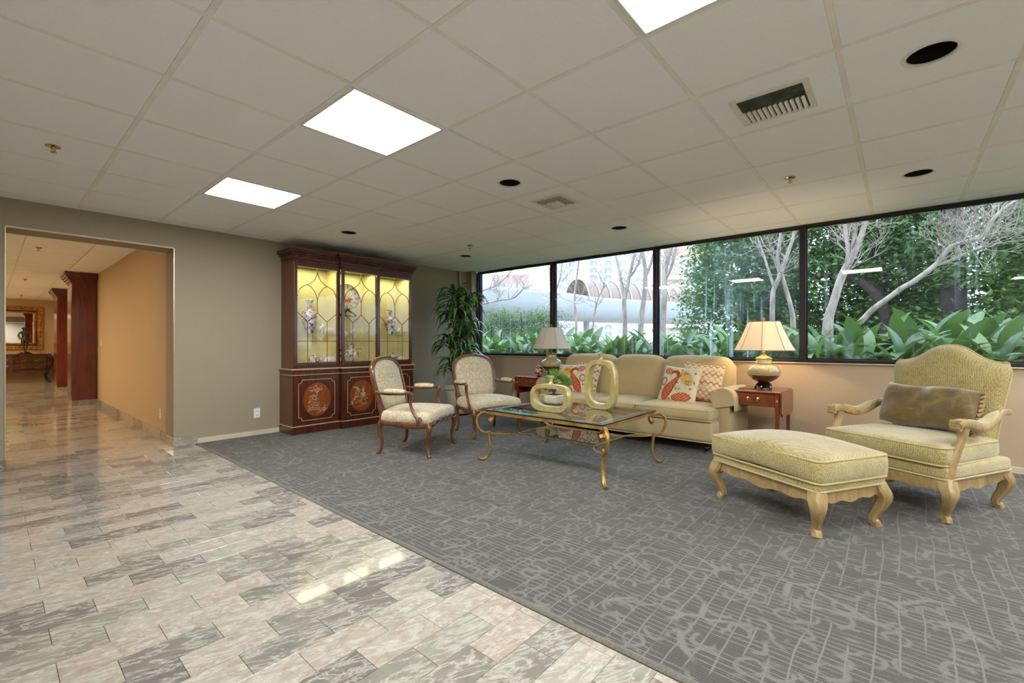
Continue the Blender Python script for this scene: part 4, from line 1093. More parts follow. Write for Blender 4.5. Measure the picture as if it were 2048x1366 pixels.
x, y = wl(.80, -.02); pillow('throw_pillow', .44, .42, .13, waves(lin('8a4a2a'), lin('c07a44'), lin('c8924e')), (x + .02, y - .03, .70), -pi / 2 + .10, -.30, 'cream pillow with rusty wavy stripes leaning behind the right-hand paisley pillow', G1, roll=.10)
x, y = wl(.63, -.12); pillow('throw_pillow', .44, .43, .13, paisley(False), (x, y, .665), -pi / 2 - .12, -.40, 'cream pillow with orange paisley print at the right end of the sofa', G1, roll=.05)
x, y = wl(-.66, -.02); pillow('throw_pillow', .42, .42, .13, waves(lin('3c2c2c'), lin('5a3830'), lin('b08a68')), (x + .02, y, .675), -pi / 2 - .10, -.30, 'cream pillow with dark wavy stripes leaning behind the left-hand paisley pillow', G1, roll=.05)
x, y = wl(-.80, -.10); pillow('throw_pillow', .44, .42, .13, paisley(True), (x, y, .655), -pi / 2 + .12, -.38, 'cream pillow with orange paisley print at the left end of the sofa, behind the bonsai', G1, roll=-.03)

# ---------------- end tables, lamps ----------------
def endtable():
    t = empty('drop_leaf_table'); Wd, Dp, Ht = .235, .31, .645
    MB().box(-Wd - .008, Wd + .008, -Dp, Dp, Ht - .018, Ht).build('table_top', M['cherry'], t, smooth=False, bevel=.006)
    MB().box(-Wd + .01, Wd - .01, -Dp + .03, Dp - .03, Ht - .15, Ht - .018).build('frame', M['cherry'], t, smooth=False)
    for sx in (-1, 1):
        for sy in (-1, 1):
            x, y = sx * (Wd - .022), sy * (Dp - .03); b = MB(); 
            b.box(x - .02, x + .02, y - .02, y + .02, Ht - .155, Ht - .018)
            vs = [(x + a * r, y + c * r, z) for z, r in ((0, .011), (Ht - .155, .0195)) for a, c in ((-1, -1), (1, -1), (1, 1), (-1, 1))]
            b.add(vs, [(3, 2, 1, 0), (4, 5, 6, 7)] + [(i, (i + 1) % 4, (i + 1) % 4 + 4, i + 4) for i in range(4)])
            lg = b.build('leg', M['cherry'], t, smooth=False, bevel=.002)
            if sy < 0: MB().prism([(x + .008 * cos(a), Ht - .085 + .014 * sin(a)) for a in [k * pi / 6 for k in range(12)]], y - .0212, y - .0198).build('oval_inlay', M['inlay'], lg, smooth=False)
        x = sx * (Wd + .012)
        ol = [(-Dp, Ht - .012), (Dp, Ht - .012), (Dp, Ht - .20), (Dp - .03, Ht - .215), (Dp - .055, Ht - .24), (Dp - .10, Ht - .252), (-Dp + .10, Ht - .252), (-Dp + .055, Ht - .24), (-Dp + .03, Ht - .215), (-Dp, Ht - .20)]
        Mx = Matrix.Rotation(pi / 2, 4, 'Z')
        MB().prism(ol, -x - .008, -x + .008, Mx).build('drop_leaf', M['cherry'], t, smooth=False, bevel=.003)
    d = MB().box(-Wd + .045, Wd - .045, -Dp + .012, -Dp + .03, Ht - .142, Ht - .026).build('drawer', M['cherry'], t, smooth=False, bevel=.002)
    fr_ = MB(); a, b_, c, e = -Wd + .045, Wd - .045, Ht - .142, Ht - .026; y = -Dp + .0105
    for q in ((a, b_, c, c + .012), (a, b_, e - .012, e), (a, a + .012, c, e), (b_ - .012, b_, c, e)): fr_.box(q[0], q[1], y, y + .003, q[2], q[3])
    fr_.build('inlay_border', M['satin'], d, smooth=False)
    hz = Ht - .075
    MB().lathe([(.0005, 0), (.015, 0), (.015, .003), (.006, .006), (.006, .016), (.0005, .018)], 14, c=(0, 0, 0)).build('rosette', M['brass'], d, loc=(-.045, y, hz)).rotation_euler.x = pi / 2
    MB().lathe([(.0005, 0), (.015, 0), (.015, .003), (.006, .006), (.006, .016), (.0005, .018)], 14, c=(0, 0, 0)).build('rosette', M['brass'], d, loc=(.045, y, hz)).rotation_euler.x = pi / 2
    MB().sweep(bez([(-.045, y - .014, hz), (-.042, y - .018, hz - .02), (-.02, y - .02, hz - .028), (.02, y - .02, hz - .028), (.042, y - .018, hz - .02), (.045, y - .014, hz)], 20), .003, 8).build('bail_pull', M['brass'], d)
    return t
ta = endtable(); tag(ta, 'small cherry drop-leaf end table with one drawer, right of the sofa', 'table', 'drop-leaf end tables beside the sofa')
tb = copy_tree(ta); tag(tb, 'small cherry drop-leaf end table with one drawer, left of the sofa', 'table', 'drop-leaf end tables beside the sofa')
ta.location = (5.31, 1.12, Z0); ta.rotation_euler.z = -pi / 2
tb.location = (5.35, 4.03, Z0); tb.rotation_euler.z = -pi / 2
def crackle():
    N = NT('incised_celadon_glaze'); v = N.obj(); e = N.n('ShaderNodeTexVoronoi', {'Vector': N.scale(v, (1, 1, 1.6)), 'Scale': 75.}, feature='DISTANCE_TO_EDGE')
    c = N.mix(N.ramp(e, [(.0, (1,) * 3), (.12, (0,) * 3)]), lin('b8ae84'), lin('7e744c')); N.bump(e, .5, .003)
    return N.p(color=c, rough=.22, coat=.6)
M['crackle'] = crackle(); M['brownglaze'] = simple('brown_glaze', (104, 62, 20), .12, coat=.8, var=.2)
def shademat(name, lit):
    N = NT(name); N.t.nodes.remove(N.b); c = lin('efe8da')
    d = N.n('ShaderNodeBsdfDiffuse', {'Color': c}); tr = N.n('ShaderNodeBsdfTranslucent', {'Color': c})
    N.t.links.new(N.n('ShaderNodeMixShader', {0: .42, 1: d, 2: tr}), N.out.inputs[0]); return N.m
M['shade'] = shademat('lamp_shade_silk', True)
M['seam'] = simple('backlit_shade_seam', (150, 132, 104), .8)
def lamp(lit, loc, lab):
    t = empty('table_lamp', loc, 0.13, lab, 'lamp', 'ginger-jar table lamps')
    st = MB().lathe([(.0005, .012), (.072, .012), (.075, .02), (.066, .03), (.074, .042), (.078, .052), (.066, .06), (.05, .075), (.0005, .075)], 28)
    for k in range(5): a = 2 * pi * k / 5 + .3; st.sweep([(.064 * cos(a), .064 * sin(a), .03), (.078 * cos(a), .078 * sin(a), .012), (.076 * cos(a), .076 * sin(a), 0)], [.014, .012, .013], 8)
    st.build('stand', M['black'], t)
    MB().lathe([(.045, .07), (.085, .085), (.128, .115), (.150, .148)], 40, cap=False).build('lower_body', M['brownglaze'], t)
    MB().lathe([(.150, .148), (.158, .175), (.152, .205), (.128, .235), (.092, .255), (.078, .262), (.078, .268)], 40, cap=False).build('body', M['crackle'], t)
    MB().lathe([(.078, .266), (.082, .272), (.076, .28), (.076, .312), (.082, .318)], 32, cap=False).build('neck', M['crackle'], t)
    MB().lathe([(.082, .317), (.084, .322), (.055, .338), (.025, .352), (.012, .362), (.011, .385), (.016, .39), (.008, .40), (.006, .43), (.0005, .43)], 28).build('cap', M['brass'], t)
    n = 8; zb, zt, rb, rt = .405, .705, .285, .148
    b = MB(); vs = []; nv = 10
    def R_(v): return rb + (rt - rb) * (v ** .86)
    for off in (0., -.0025):
        for j in range(nv + 1):
            v = j / nv
            for k in range(64):
                a = 2 * pi * k / 64; seg = (k % 8) / 8; r = R_(v) * (1 - .030 * sin(pi * seg)) + off; vs.append((r * cos(a), r * sin(a), zb + (zt - zb) * v))
    fs = []; o2 = (nv + 1) * 64
    for j in range(nv):
        for k in range(64):
            l = (k + 1) % 64; fs.append((j * 64 + k, j * 64 + l, (j + 1) * 64 + l, (j + 1) * 64 + k)); fs.append((o2 + j * 64 + k, o2 + (j + 1) * 64 + k, o2 + (j + 1) * 64 + l, o2 + j * 64 + l))
    for k in range(64):
        l = (k + 1) % 64; fs.append((k, o2 + k, o2 + l, l)); fs.append((nv * 64 + k, nv * 64 + l, o2 + nv * 64 + l, o2 + nv * 64 + k))
    sh = b.add(vs, fs).build('shade', M['shade'], t, ang=.35)
    sm = MB()
    for k in range(8):
        a = 2 * pi * k / 8; sm.sweep([((R_(v) + .002) * cos(a), (R_(v) + .002) * sin(a), zb + (zt - zb) * v) for v in [q / 6 for q in range(7)]], .0022, 6)
    for (r, z) in ((rb, zb), (rt, zt)):
        sm.sweep([(r * (1 - .03 * sin(pi * (k % 8) / 8)) * cos(2 * pi * k / 64), r * (1 - .03 * sin(pi * (k % 8) / 8)) * sin(2 * pi * k / 64), z) for k in range(64)], .0035, 6, closed=True)
    sm.build('seams', M['seam'] if lit else M['sofaw'], sh)  # darker seam colour on the lit lamp paints in its backlighting
    MB().sweep(bez([(0, -.01, .42), (0, -.06, .46), (0, -.07, .58), (0, -.03, .69), (0, 0, .715), (0, .03, .69), (0, .07, .58), (0, .06, .46), (0, .01, .42)], 32), .002, 6).sweep([(0, 0, .70), (0, 0, .72)], .003, 6).lathe([(.0005, 0), (.008, .004), (.004, .012), (.010, .022), (.006, .034), (.0005, .04)], 12, c=(0, 0, .715)).build('harp_and_finial', M['brass'], t)
    bulb = MB().lathe([(.012, .43), (.014, .45), (.028, .48), (.030, .50), (.022, .525), (.0005, .535)], 16)
    if lit:
        bulb.build('bulb', emis('bulb_glow', (1, .76, .5), 8.), t)
        l = bpy.data.lights.new('lamp_bulb_light', 'POINT'); l.energy = LAMP_W; l.color = LAMP_COL; l.shadow_soft_size = .03
        lo = bpy.data.objects.new('bulb_light', l); col.objects.link(lo); lo.parent = t; lo.location = (0, 0, .56)
    else: bulb.build('bulb', M['white'], t)
    return t
lamp(True, (5.32, 1.085, Z0 + .645), 'lit ginger-jar table lamp with cream pleated shade, on the table right of the sofa')
lamp(False, (5.33, 3.83, Z0 + .645), 'unlit ginger-jar table lamp with pale shade, on the table left of the sofa')
cord = MB().sweep(bez([(5.20, 1.30, Z0 + .648), (5.17, 1.22, Z0 + .650), (5.23, 1.15, Z0 + .648)], 10), .003, 6).build('lamp_cord', M['slot']); tag(cord, 'thin dark cord lying on the end table beside the lit lamp', 'cord')
eg = empty('painted_egg', (5.16, 3.93, Z0 + .645), 0, 'red and gold painted egg ornament on the left end table beside the unlit lamp', 'ornament')
MB().lathe([(.0005, .012), (.03, .02), (.05, .045), (.058, .075), (.054, .105), (.042, .135), (.024, .16), (.0005, .17)], 28).build('body', imari('painted_egg_lacquer', 7.7, .03, ['8a1c14', 'd0a060', 'a83020', 'e0d0c0', '501410', 'b04838'], .15), eg)
MB().lathe([(.0005, 0), (.035, 0), (.03, .008), (.02, .014), (.028, .022), (.0005, .022)], 20).build('stand', M['ebony'], eg)

# ---------------- straw armchair and ottoman ----------------
def apron(b, p0, p1, ztop, th, drop_, depthfn, n=40):
    """scalloped rail from p0 to p1; lower edge z = ztop - depthfn(t)"""
    p0, p1 = Vector((*p0, 0)), Vector((*p1, 0)); d = (p1 - p0).normalized(); nn = Vector((d.y, -d.x, 0)) * th / 2; vs = []; fs = []
    for k in range(n + 1):
        t = k / n; q = p0.lerp(p1, t); zl = ztop - depthfn(t)
        for s in (1, -1):
            for z in (zl, ztop): vs.append((*(q + nn * s)[:2], z))
    for k in range(n):
        a = k * 4; c = a + 4
        fs += [(a, c, c + 1, a + 1), (a + 2, a + 3, c + 3, c + 2), (a, a + 2, c + 2, c), (a + 1, c + 1, c + 3, a + 3)]
    fs += [(0, 1, 3, 2), (n * 4, n * 4 + 2, n * 4 + 3, n * 4 + 1)]
    return b.add(vs, fs)
def scal(t):
    s = abs(2 * t - 1); base = .062 + .022 * (1 - s ** 2) + .008 * cos(s * 9.5) * (s < .85)
    return base + (.02 * ((s - .85) / .15) if s > .85 else 0)
def sqleg(x, y, sx, sy, zt, parent, m='pickled'):
    k = .7071
    pts = [(0, zt, .040), (.008, zt * .86, .043), (.022, zt * .70, .038), (.012, zt * .48, .028), (-.008, zt * .26, .022), (-.012, zt * .12, .021), (-.004, .02, .023), (.0, 0, .024)]
    p, r = bezr([(x + sx * k * d * 1.6, y + sy * k * d * 1.6, z, q) for d, z, q in pts], 28); p[-1].z = 0
    return MB().sweep(p, r, 16, sq=7, up=(0, 1, 0)).build('leg', M[m], parent, ang=.5)
M['pickled'] = wood('pickled_oak_wood', (138, 114, 68), (184, 158, 108), (8, 8, 3), .42, .2)
def decklayer(b, w, d, z0, z1): b.rbox(0, 0, (z0 + z1) / 2, w, d, z1 - z0, .02, n=10); return b
ot = empty('ottoman', (3.53, .553, Z0), radians(-30 + 0) + pi / 2, 'straw chenille ottoman with thick cushion on carved pickled-wood legs, before the armchair', 'ottoman')
OW, OD = .385, .275
for sx in (-1, 1):
    for sy in (-1, 1): sqleg(sx * (OW - .02), sy * (OD - .02), sx, sy, .265, ot)
a_ = MB(); apron(a_, (-OW + .03, -OD + .008), (OW - .03, -OD + .008), .275, .022, 0, scal); apron(a_, (OW - .03, OD - .008), (-OW + .03, OD - .008), .275, .022, 0, scal)
apron(a_, (OW - .008, -OD + .03), (OW - .008, OD - .03), .275, .022, 0, scal, 24); apron(a_, (-OW + .008, OD - .03), (-OW + .008, -OD + .03), .275, .022, 0, scal, 24)
a_.build('apron', M['pickled'], ot, ang=.5)
dk_ = decklayer(MB(), .80, .58, .262, .322).build('deck', M['chen'], ot)
MB().sweep(rrect(.806, .586, .03, .272, 5), .006, 6, closed=True).build('deck_piping', M['chenw'], dk_)
oc = MB().rbox(0, 0, .395, .83, .60, .145, .035, .045, n=16, puff=.012, fn=lambda x, y, z: (x, y, z + .008 * cos(x * 7) - .004)).build('cushion', M['chen'], ot)
for z in (.458, .330): MB().sweep([(x * 1.0, y * 1.0, z + .008 * cos(x * 7) - .004) for x, y, z in rrect(.826, .596, .045, z, 8)], .0065, 6, closed=True).build('piping', M['chenw'], oc)

AC = (4.368, -.07)
ac = empty('upholstered_armchair', (*AC, Z0), radians(241.5), 'large straw chenille armchair with camel back and carved scroll arms, at right by the window', 'armchair')
for sx in (-1, 1): sqleg(sx * .355, -.335, sx, -1, .262, ac); sqleg(sx * .325, .335, sx, 1, .262, ac)
a_ = MB(); apron(a_, (-.34, -.362), (.34, -.362), .275, .024, 0, scal); apron(a_, (.365, -.34), (.345, .34), .275, .024, 0, scal, 32); apron(a_, (-.345, .34), (-.365, -.34), .275, .024, 0, scal, 32); apron(a_, (.33, .35), (-.33, .35), .275, .024, 0, lambda t: .05, 4)
a_.build('apron', M['pickled'], ac, ang=.5)
d2 = MB().rbox(0, -.01, .315, .76, .73, .085, .025, n=10).build('deck', M['chen'], ac)
MB().sweep(rrect(.766, .736, .03, .276, 5, 0, -.01), .006, 6, closed=True).build('deck_piping', M['chenw'], d2)
def cf_(x, y, z): return (x * (1 - .06 * (y + .35) / .7), y, z - .012 * (y > .1) * 0)
c2 = MB().rbox(0, -.055, .415, .745, .68, .125, .035, .025, n=16, puff=.014, fn=cf_).build('seat_cushion', M['chen'], ac)
for z in (.468, .360): MB().sweep([cf_(x, y + .0, z) for x, y, z in rrect(.742, .676, .045, z, 8)], .0065, 6, closed=True).build('piping', M['chenw'], c2, loc=(0, -.055, 0))
yb2 = lambda z: .305 + max(0, z - .30) * .20
def hw2(z):
    q = (z - .28) / .72; return .305 + .055 * max(0, q) ** 1.6 if q < 1.05 else .36
def zt2(s):
    s = abs(s); return .985 + .125 * exp(-(s / .48) ** 2.6) - .045 * max(0, (s - .90) / .10) ** 2
b = MB()
def bk(u, v, side):
    s = u * 2 - 1; ztop = zt2(s); z = .27 + v * (ztop - .27); x = s * hw2(z); e = (1 - abs(s) ** 9) ** .5; e2 = (1 - max(0, v) ** 14) ** .5 if v > 0 else 1
    g = max(0, e) * max(0, e2); y = yb2(z)
    return (x, y + (-(.075 * g + .012 * (1 - s * s)) if side == 0 else .06 * g), z + .0)
b.grid(lambda u, v: bk(u, v, 0), 40, 30); b.grid(lambda u, v: bk(1 - u, v, 1), 40, 30)
bb = b.build('backrest', M['chen'], ac)
pp = [(s_ * hw2(z), yb2(z) + .001, z) for s_, z in [(1, .28 + k * .07) for k in range(10)]] + [((1 - 2 * k / 24) * hw2(zt2(1 - 2 * k / 24)), yb2(zt2(1 - 2 * k / 24)), zt2(1 - 2 * k / 24) + .002) for k in range(1, 24)] + [(-hw2(z), yb2(z) + .001, z) for z in [.28 + k * .07 for k in range(9, -1, -1)]]
MB().sweep(bez(pp, 120), .006, 6, up=(0, 1, 0)).build('back_piping', M['chenw'], bb)
for s in (-1, 1):
    cs = [(s * .345, .38, .655, .026), (s * .352, .28, .66, .026), (s * .362, .18, .625, .028), (s * .37, .08, .588, .030), (s * .375, -.02, .578, .032), (s * .378, -.11, .596, .034), (s * .38, -.19, .618, .034), (s * .38, -.255, .622, .033), (s * .38, -.30, .61, .03)]
    p, r = bezr(cs, 48)
    arm = MB().sweep(p, [(q * 1.05, q * .82) for q in r], 14, sq=3.2).build('arm', M['pickled'], ac)
    kb = MB(); 
    for k_ in (-1, 0, 1): kb.sweep([(s * .38 - .026 * 1, -.292, .612 + k_ * .016), (s * .38 + .026, -.292, .612 + k_ * .016)], .018, 10)
    kb.build('scroll_knob', M['pickled'], arm)
    ap = bezr([(s * .356, .24, .668, .006), (s * .364, .15, .645, .022), (s * .370, .06, .612, .026), (s * .375, -.03, .603, .026), (s * .378, -.11, .622, .020), (s * .378, -.16, .640, .005)], 30)
    MB().sweep(ap[0], [(q * 1.25, q * .8) for q in ap[1]], 12).build('arm_pad', M['chen'], arm)
    ps = bezr([(s * .378, -.205, .60, .034), (s * .378, -.215, .55, .030), (s * .376, -.235, .50, .024), (s * .374, -.275, .44, .026), (s * .372, -.315, .38, .028), (s * .370, -.335, .30, .026), (s * .366, -.34, .25, .022)], 36)
    MB().sweep(ps[0], [(q * .72, q * 1.1) for q in ps[1]], 12, sq=3.2, up=(0, -1, 0)).build('arm_post', M['pickled'], arm)
# velvet cushion on the armchair
b = MB()
vc = empty('velvet_cushion', (0, 0, 0))
def vcs(u, v, s):
    x, z = u * 2 - 1, v * 2 - 1; k = (max(0, 1 - abs(x) ** 5) * max(0, 1 - abs(z) ** 3.2)) ** .5
    wr = .007 * sin(9 * x + 5 * z * x) * k + .006 * sin(4 * z - 7 * x) * k
    return (x * .285 * (1 - .02 * z * z), -s * (.085 * k ** .8 + wr), z * .155 + .012 * sin(3 * x))
b.grid(lambda u, v: vcs(u, v, 1), 48, 28); b.grid(lambda u, v: vcs(1 - u, v, -1), 48, 28)
b.build('cushion_cover', M['velvet'], vc)
tr_ = []
for k in range(40):
    q = vcs(1, k / 39, 0); tr_.append((q[0] + .006, .012 * sin(k * 1.6), q[2]))
br = MB()
for ph in (0, pi): br.sweep([(x + .007 * cos(k * 1.5 + ph), y + .007 * sin(k * 1.5 + ph), z) for k, (x, y, z) in enumerate(tr_)], .007, 6, up=(0, 1, 0))
br.build('braided_trim', M['braid'], vc)
ca2, sa2 = cos(radians(241.5)), sin(radians(241.5))
lx, ly = .0, .175
vc.location = (AC[0] + lx * ca2 - ly * sa2, AC[1] + lx * sa2 + ly * ca2, Z0 + .655); vc.rotation_euler = (-.34, .06, radians(241.5))
tag(vc, 'brown velvet lumbar cushion with braided ends leaning on the straw armchair back', 'cushion')

# ---------------- corner plant ----------------
PX, PY = 4.90, 5.34
pl = empty('corner_plant', (PX, PY, Z0), 0, 'tall bushy dracaena with glossy strap leaves in a pale pot in the corner', 'potted plant')
MB().lathe([(.0005, 0), (.19, 0), (.205, .02), (.20, .022), (.0005, .022)], 36).build('saucer', M['black'], pl)
MB().lathe([(.15, .02), (.165, .05), (.205, .36), (.21, .40), (.235, .405), (.238, .44), (.21, .442), (.20, .40)], 40, cap=False).lathe([(.0005, .02), (.16, .02)], 40, cap=False).build('pot', M['cream_cer'], pl)
MB().lathe([(.0005, .405), (.202, .40)], 30, cap=False).build('soil', M['soil'], pl)
M['leafg'] = simple('dracaena_leaf', (54, 104, 42), .28, var=.35, vs=2.5, spec=.6)
M['leafg2'] = simple('dracaena_leaf_light', (104, 148, 66), .3, var=.3, vs=3., spec=.6)
def strap(L, wd, lift, droop, m, seg=9):
    b = MB(); vs = []; p = Vector((0, 0, 0)); ang = lift
    for k in range(seg + 1):
        t = k / seg; w = wd * (sin(pi * min(1, t * .85 + .12)) ** .7) * (1 - t ** 5); w = max(w, .0008)
        vs += [(p.x, -w, p.z + w * .35), (p.x, 0, p.z), (p.x, w, p.z + w * .35)]
        p = p + Vector((cos(ang), 0, sin(ang))) * (L / seg); ang -= droop / seg
    fs = []
    for k in range(seg): a = k * 3; fs += [(a, a + 3, a + 4, a + 1), (a + 1, a + 4, a + 5, a + 2)]
    return b.add(vs, fs).mesh('leaf', m)
lv = [strap(.56, .031, 1.05, 3.0, M['leafg']), strap(.50, .029, .85, 2.5, M['leafg']), strap(.60, .032, 1.2, 3.1, M['leafg2']), strap(.40, .026, .6, 1.6, M['leafg2']), strap(.58, .033, .6, 2.4, M['leafg'])]
rp = random.Random(3)
heads = [(-.05, .03, 1.90, 40), (.12, -.10, 1.84, 36), (-.16, -.04, 1.66, 34), (.10, .06, 1.58, 34), (.0, -.12, 1.38, 34), (-.14, .05, 1.18, 30), (.12, -.06, 1.05, 30), (.02, -.12, .92, 30), (-.14, .0, .82, 28)]
for hx, hy, hz, n in heads:
    st = bez([(hx * .25, hy * .25, .38), (hx * .5, hy * .6, hz * .5), (hx, hy, hz)], 12)
    MB().sweep(st, [.018 - .007 * k / (len(st) - 1) for k in range(len(st))], 8).build('cane', M['bark'], pl)
    for k in range(n):
        a = k * 2.4 + rp.uniform(-.3, .3); f = k / n; z = hz - .17 + .17 * f
        me = lv[rp.choice((0, 1, 2, 4)) if f < .85 else 3]
        o = bpy.data.objects.new('leaf', me); col.objects.link(o); o.parent = pl; o.location = (hx, hy, z)
        o.rotation_euler = (rp.uniform(-.25, .25), -.25 * (f > .7) + rp.uniform(-.2, .2), a); s = rp.uniform(.70, 1.0) * (1.0 - .12 * (hz < .9)); o.scale = (s, s, s)

# ---------------- hall ----------------
def column(x0, y0, x1, y1, lab):
    t = empty('hall_column', ((x0 + x1) / 2, (y0 + y1) / 2, 0), 0, lab, 'column', 'red mahogany columns in the hall'); w, d = (x1 - x0) / 2, (y1 - y0) / 2
    MB().box(-w, w, -d, d, .10, 2.26).build('shaft', M['mahog2'], t, smooth=False, bevel=.006)
    MB().box(-w + .01, w - .01, -d + .01, d - .01, .0, .10).build('marble_base', M['marble'], t, smooth=False)
    b = MB()
    for g, z0, z1 in ((.012, 2.22, 2.25), (.03, 2.25, 2.29), (.055, 2.29, 2.33), (.08, 2.33, 2.37), (.095, 2.37, H)): b.box(-w - g, w, -d - g, d + g, z0, z1)
    b.build('crown_moulding', M['mahog2'], t, smooth=False, bevel=.004)
    MB().box(-w - .004, -w + .001, -d + .05, d - .05, .18, 2.12).build('side_panel', M['mahog2'], t, smooth=False, bevel=.002)
column(.985, 11.33, OX1 + .008, 11.95, 'nearer red mahogany column with crown moulding on the hall side wall')
column(1.065, 15.05, OX1 + .008, 15.8, 'farther red mahogany column partly hidden behind the nearer one')
mr = empty('wall_mirror', (.52, HY, 1.58), 0, 'large mirror in an ornate gilt frame on the far hall wall', 'mirror')
for nm, w, h, t0, y0, y1, m in (('frame', .56, .63, .115, -.05, 0, 'gilt'), ('dark_liner', .445, .515, .035, -.042, 0, 'mahog'), ('gold_slip', .41, .48, .045, -.035, 0, 'gilt')):
    b = MB(); b.box(-w, w, y0, y1, h - t0, h).box(-w, w, y0, y1, -h, -h + t0).box(-w, -w + t0, y0, y1, -h + t0, h - t0).box(w - t0, w, y0, y1, -h + t0, h - t0)
    f_ = b.build(nm, M[m], mr, smooth=False, bevel=.01)
b = MB()
for k in range(44):
    a = 2 * pi * k / 44; c_, s_ = cos(a), sin(a); m_ = max(abs(c_), abs(s_)); b.lathe([(.0005, -.0), (.022, .004), (.014, .02), (.0005, .026)], 8, c=(0, 0, 0)) if 0 else None
    x_, z_ = .50 * c_ / m_, .57 * s_ / m_; b.sweep([(x_ - .02, -.05, z_ - .015), (x_, -.066, z_), (x_ + .02, -.05, z_ + .015)], [.006, .016, .006], 6)
b.build('carved_leaves', M['gilt'], bpy.data.objects['frame'] if 0 else mr)
MB().box(-.37, .37, -.012, -.004, -.44, .44).build('mirror_glass', M['mirror'], mr, smooth=False)
# serpentine chest
ch = empty('serpentine_commode', (.42, 19.12, 0), 0, 'dark carved serpentine commode with bowed drawers against the far hall wall', 'chest of drawers')
def serp(x): return -.20 - .05 * cos(x / .74 * pi) * (1 if abs(x) < .74 else 0)
def slab(z0, z1, g, n=30):
    b = MB(); top = []; xs = [-.78 + 1.56 * k / n for k in range(n + 1)]
    ol = [(x * (1 + g), serp(x) - g) for x in xs] + [(.78 * (1 + g), .25), (-.78 * (1 + g), .25)]
    m_ = len(ol); b.add([(x, y, z0) for x, y in ol] + [(x, y, z1) for x, y in ol], [tuple(range(m_ - 1, -1, -1)), tuple(range(m_, 2 * m_))] + [(i, (i + 1) % m_, (i + 1) % m_ + m_, i + m_) for i in range(m_)]); return b
slab(.32, .78, -.03).build('body', M['mahog'], ch, ang=.5); slab(.78, .80, .0).build('top_moulding', M['mahog'], ch, ang=.5); slab(.80, .83, .025).build('top', M['mahog'], ch, ang=.5)
for r_ in (0, 1):
    for c_ in (-1, 1):
        x0, x1 = (c_ * .37 - .33, c_ * .37 + .33); z0 = .56 - r_ * .19
        b = MB(); n = 14
        b.grid(lambda u, v: (x0 + (x1 - x0) * u, serp(x0 + (x1 - x0) * u) + .012 - .012 * sin(pi * v), z0 + .165 * v), n, 6)
        d_ = b.build('drawer', wood('commode_drawer_veneer', (30, 14, 8), (84, 46, 22)) if 'cdv' not in M else M['cdv'], ch); M['cdv'] = d_.data.materials[0]
        for q in (-.13, .13): MB().sweep(bez([(c_ * .37 + q - .045, serp(c_ * .37) - .02, z0 + .09), (c_ * .37 + q, serp(c_ * .37) - .035, z0 + .06), (c_ * .37 + q + .045, serp(c_ * .37) - .02, z0 + .09)], 10), .008, 6).build('bail_handle', M['brass'], d_)
ap_ = MB(); 
for k in range(1): pass
apron(ap_, (-.74, -.20), (.74, -.20), .34, .03, 0, lambda t: .05 + .03 * cos(t * 19) , 40); ap_.build('apron', M['mahog'], ch)
for sx in (-1, 1):
    for y in (-.22, .20):
        p, r = bezr([(sx * .72, y, .80, .035), (sx * .80, y - .02, .70, .045), (sx * .79, y - .02, .56, .04), (sx * .73, y, .36, .032), (sx * .70, y, .20, .025), (sx * .72, y - .01, .08, .022), (sx * .76, y - .02, .02, .03), (sx * .76, y - .02, 0, .03)], 36); p[-1].z = 0
        MB().sweep(p, r, 10).build('leg', M['ebony'], ch)
# bronze figure on the commode
st = empty('bronze_figure', (.70, 19.02, .83), 0, 'dark bronze statuette of a standing figure on the commode, before the mirror', 'statue')
MB().lathe([(.0005, 0), (.15, 0), (.15, .02), (.10, .035), (.09, .06), (.0005, .065)], 28).build('base', M['ebony'], st)
V = [(0, 0, .42, .062), (0, 0, .50, .058), (0, 0, .58, .075), (0, 0, .64, .062), (0, -.005, .675, .026), (0, -.01, .72, .042), (0, -.01, .755, .036),
     (.035, 0, .40, .055), (.03, -.01, .24, .036), (.012, .0, .08, .022), (.02, -.04, .065, .02), (-.035, 0, .40, .055), (-.03, .01, .24, .036), (-.012, .01, .08, .022), (-.02, -.03, .065, .02),
     (.085, 0, .63, .028), (.12, .01, .53, .022), (.085, -.05, .44, .018), (.075, -.07, .41, .02), (-.085, 0, .63, .028), (-.12, .01, .53, .022), (-.085, -.05, .44, .018), (-.075, -.07, .41, .02)]
Eg = [(0, 1), (1, 2), (2, 3), (3, 4), (4, 5), (5, 6), (0, 7), (7, 8), (8, 9), (9, 10), (0, 11), (11, 12), (12, 13), (13, 14), (3, 15), (15, 16), (16, 17), (17, 18), (3, 19), (19, 20), (20, 21), (21, 22)]
me = bpy.data.meshes.new('figure'); me.from_pydata([v[:3] for v in V], Eg, []); me.materials.append(M['bronze'])
fo = bpy.data.objects.new('figure', me); col.objects.link(fo); fo.parent = st
md = fo.modifiers.new('skin', 'SKIN'); me.skin_vertices.new() if not me.skin_vertices else None
for i, v in enumerate(V): me.skin_vertices[0].data[i].radius = (v[3] * .74, v[3] * .6)
me.skin_vertices[0].data[0].use_root = True
md.use_smooth_shade = True
sd = fo.modifiers.new('sub', 'SUBSURF'); sd.levels = 2; sd.render_levels = 2
MB().lathe([(.0005, .02), (.045, .0), (.05, -.02), (.044, -.035), (.03, -.03), (.0005, .0)], 14, c=(0, -.008, .765)).build('hair', M['bronze'], fo)

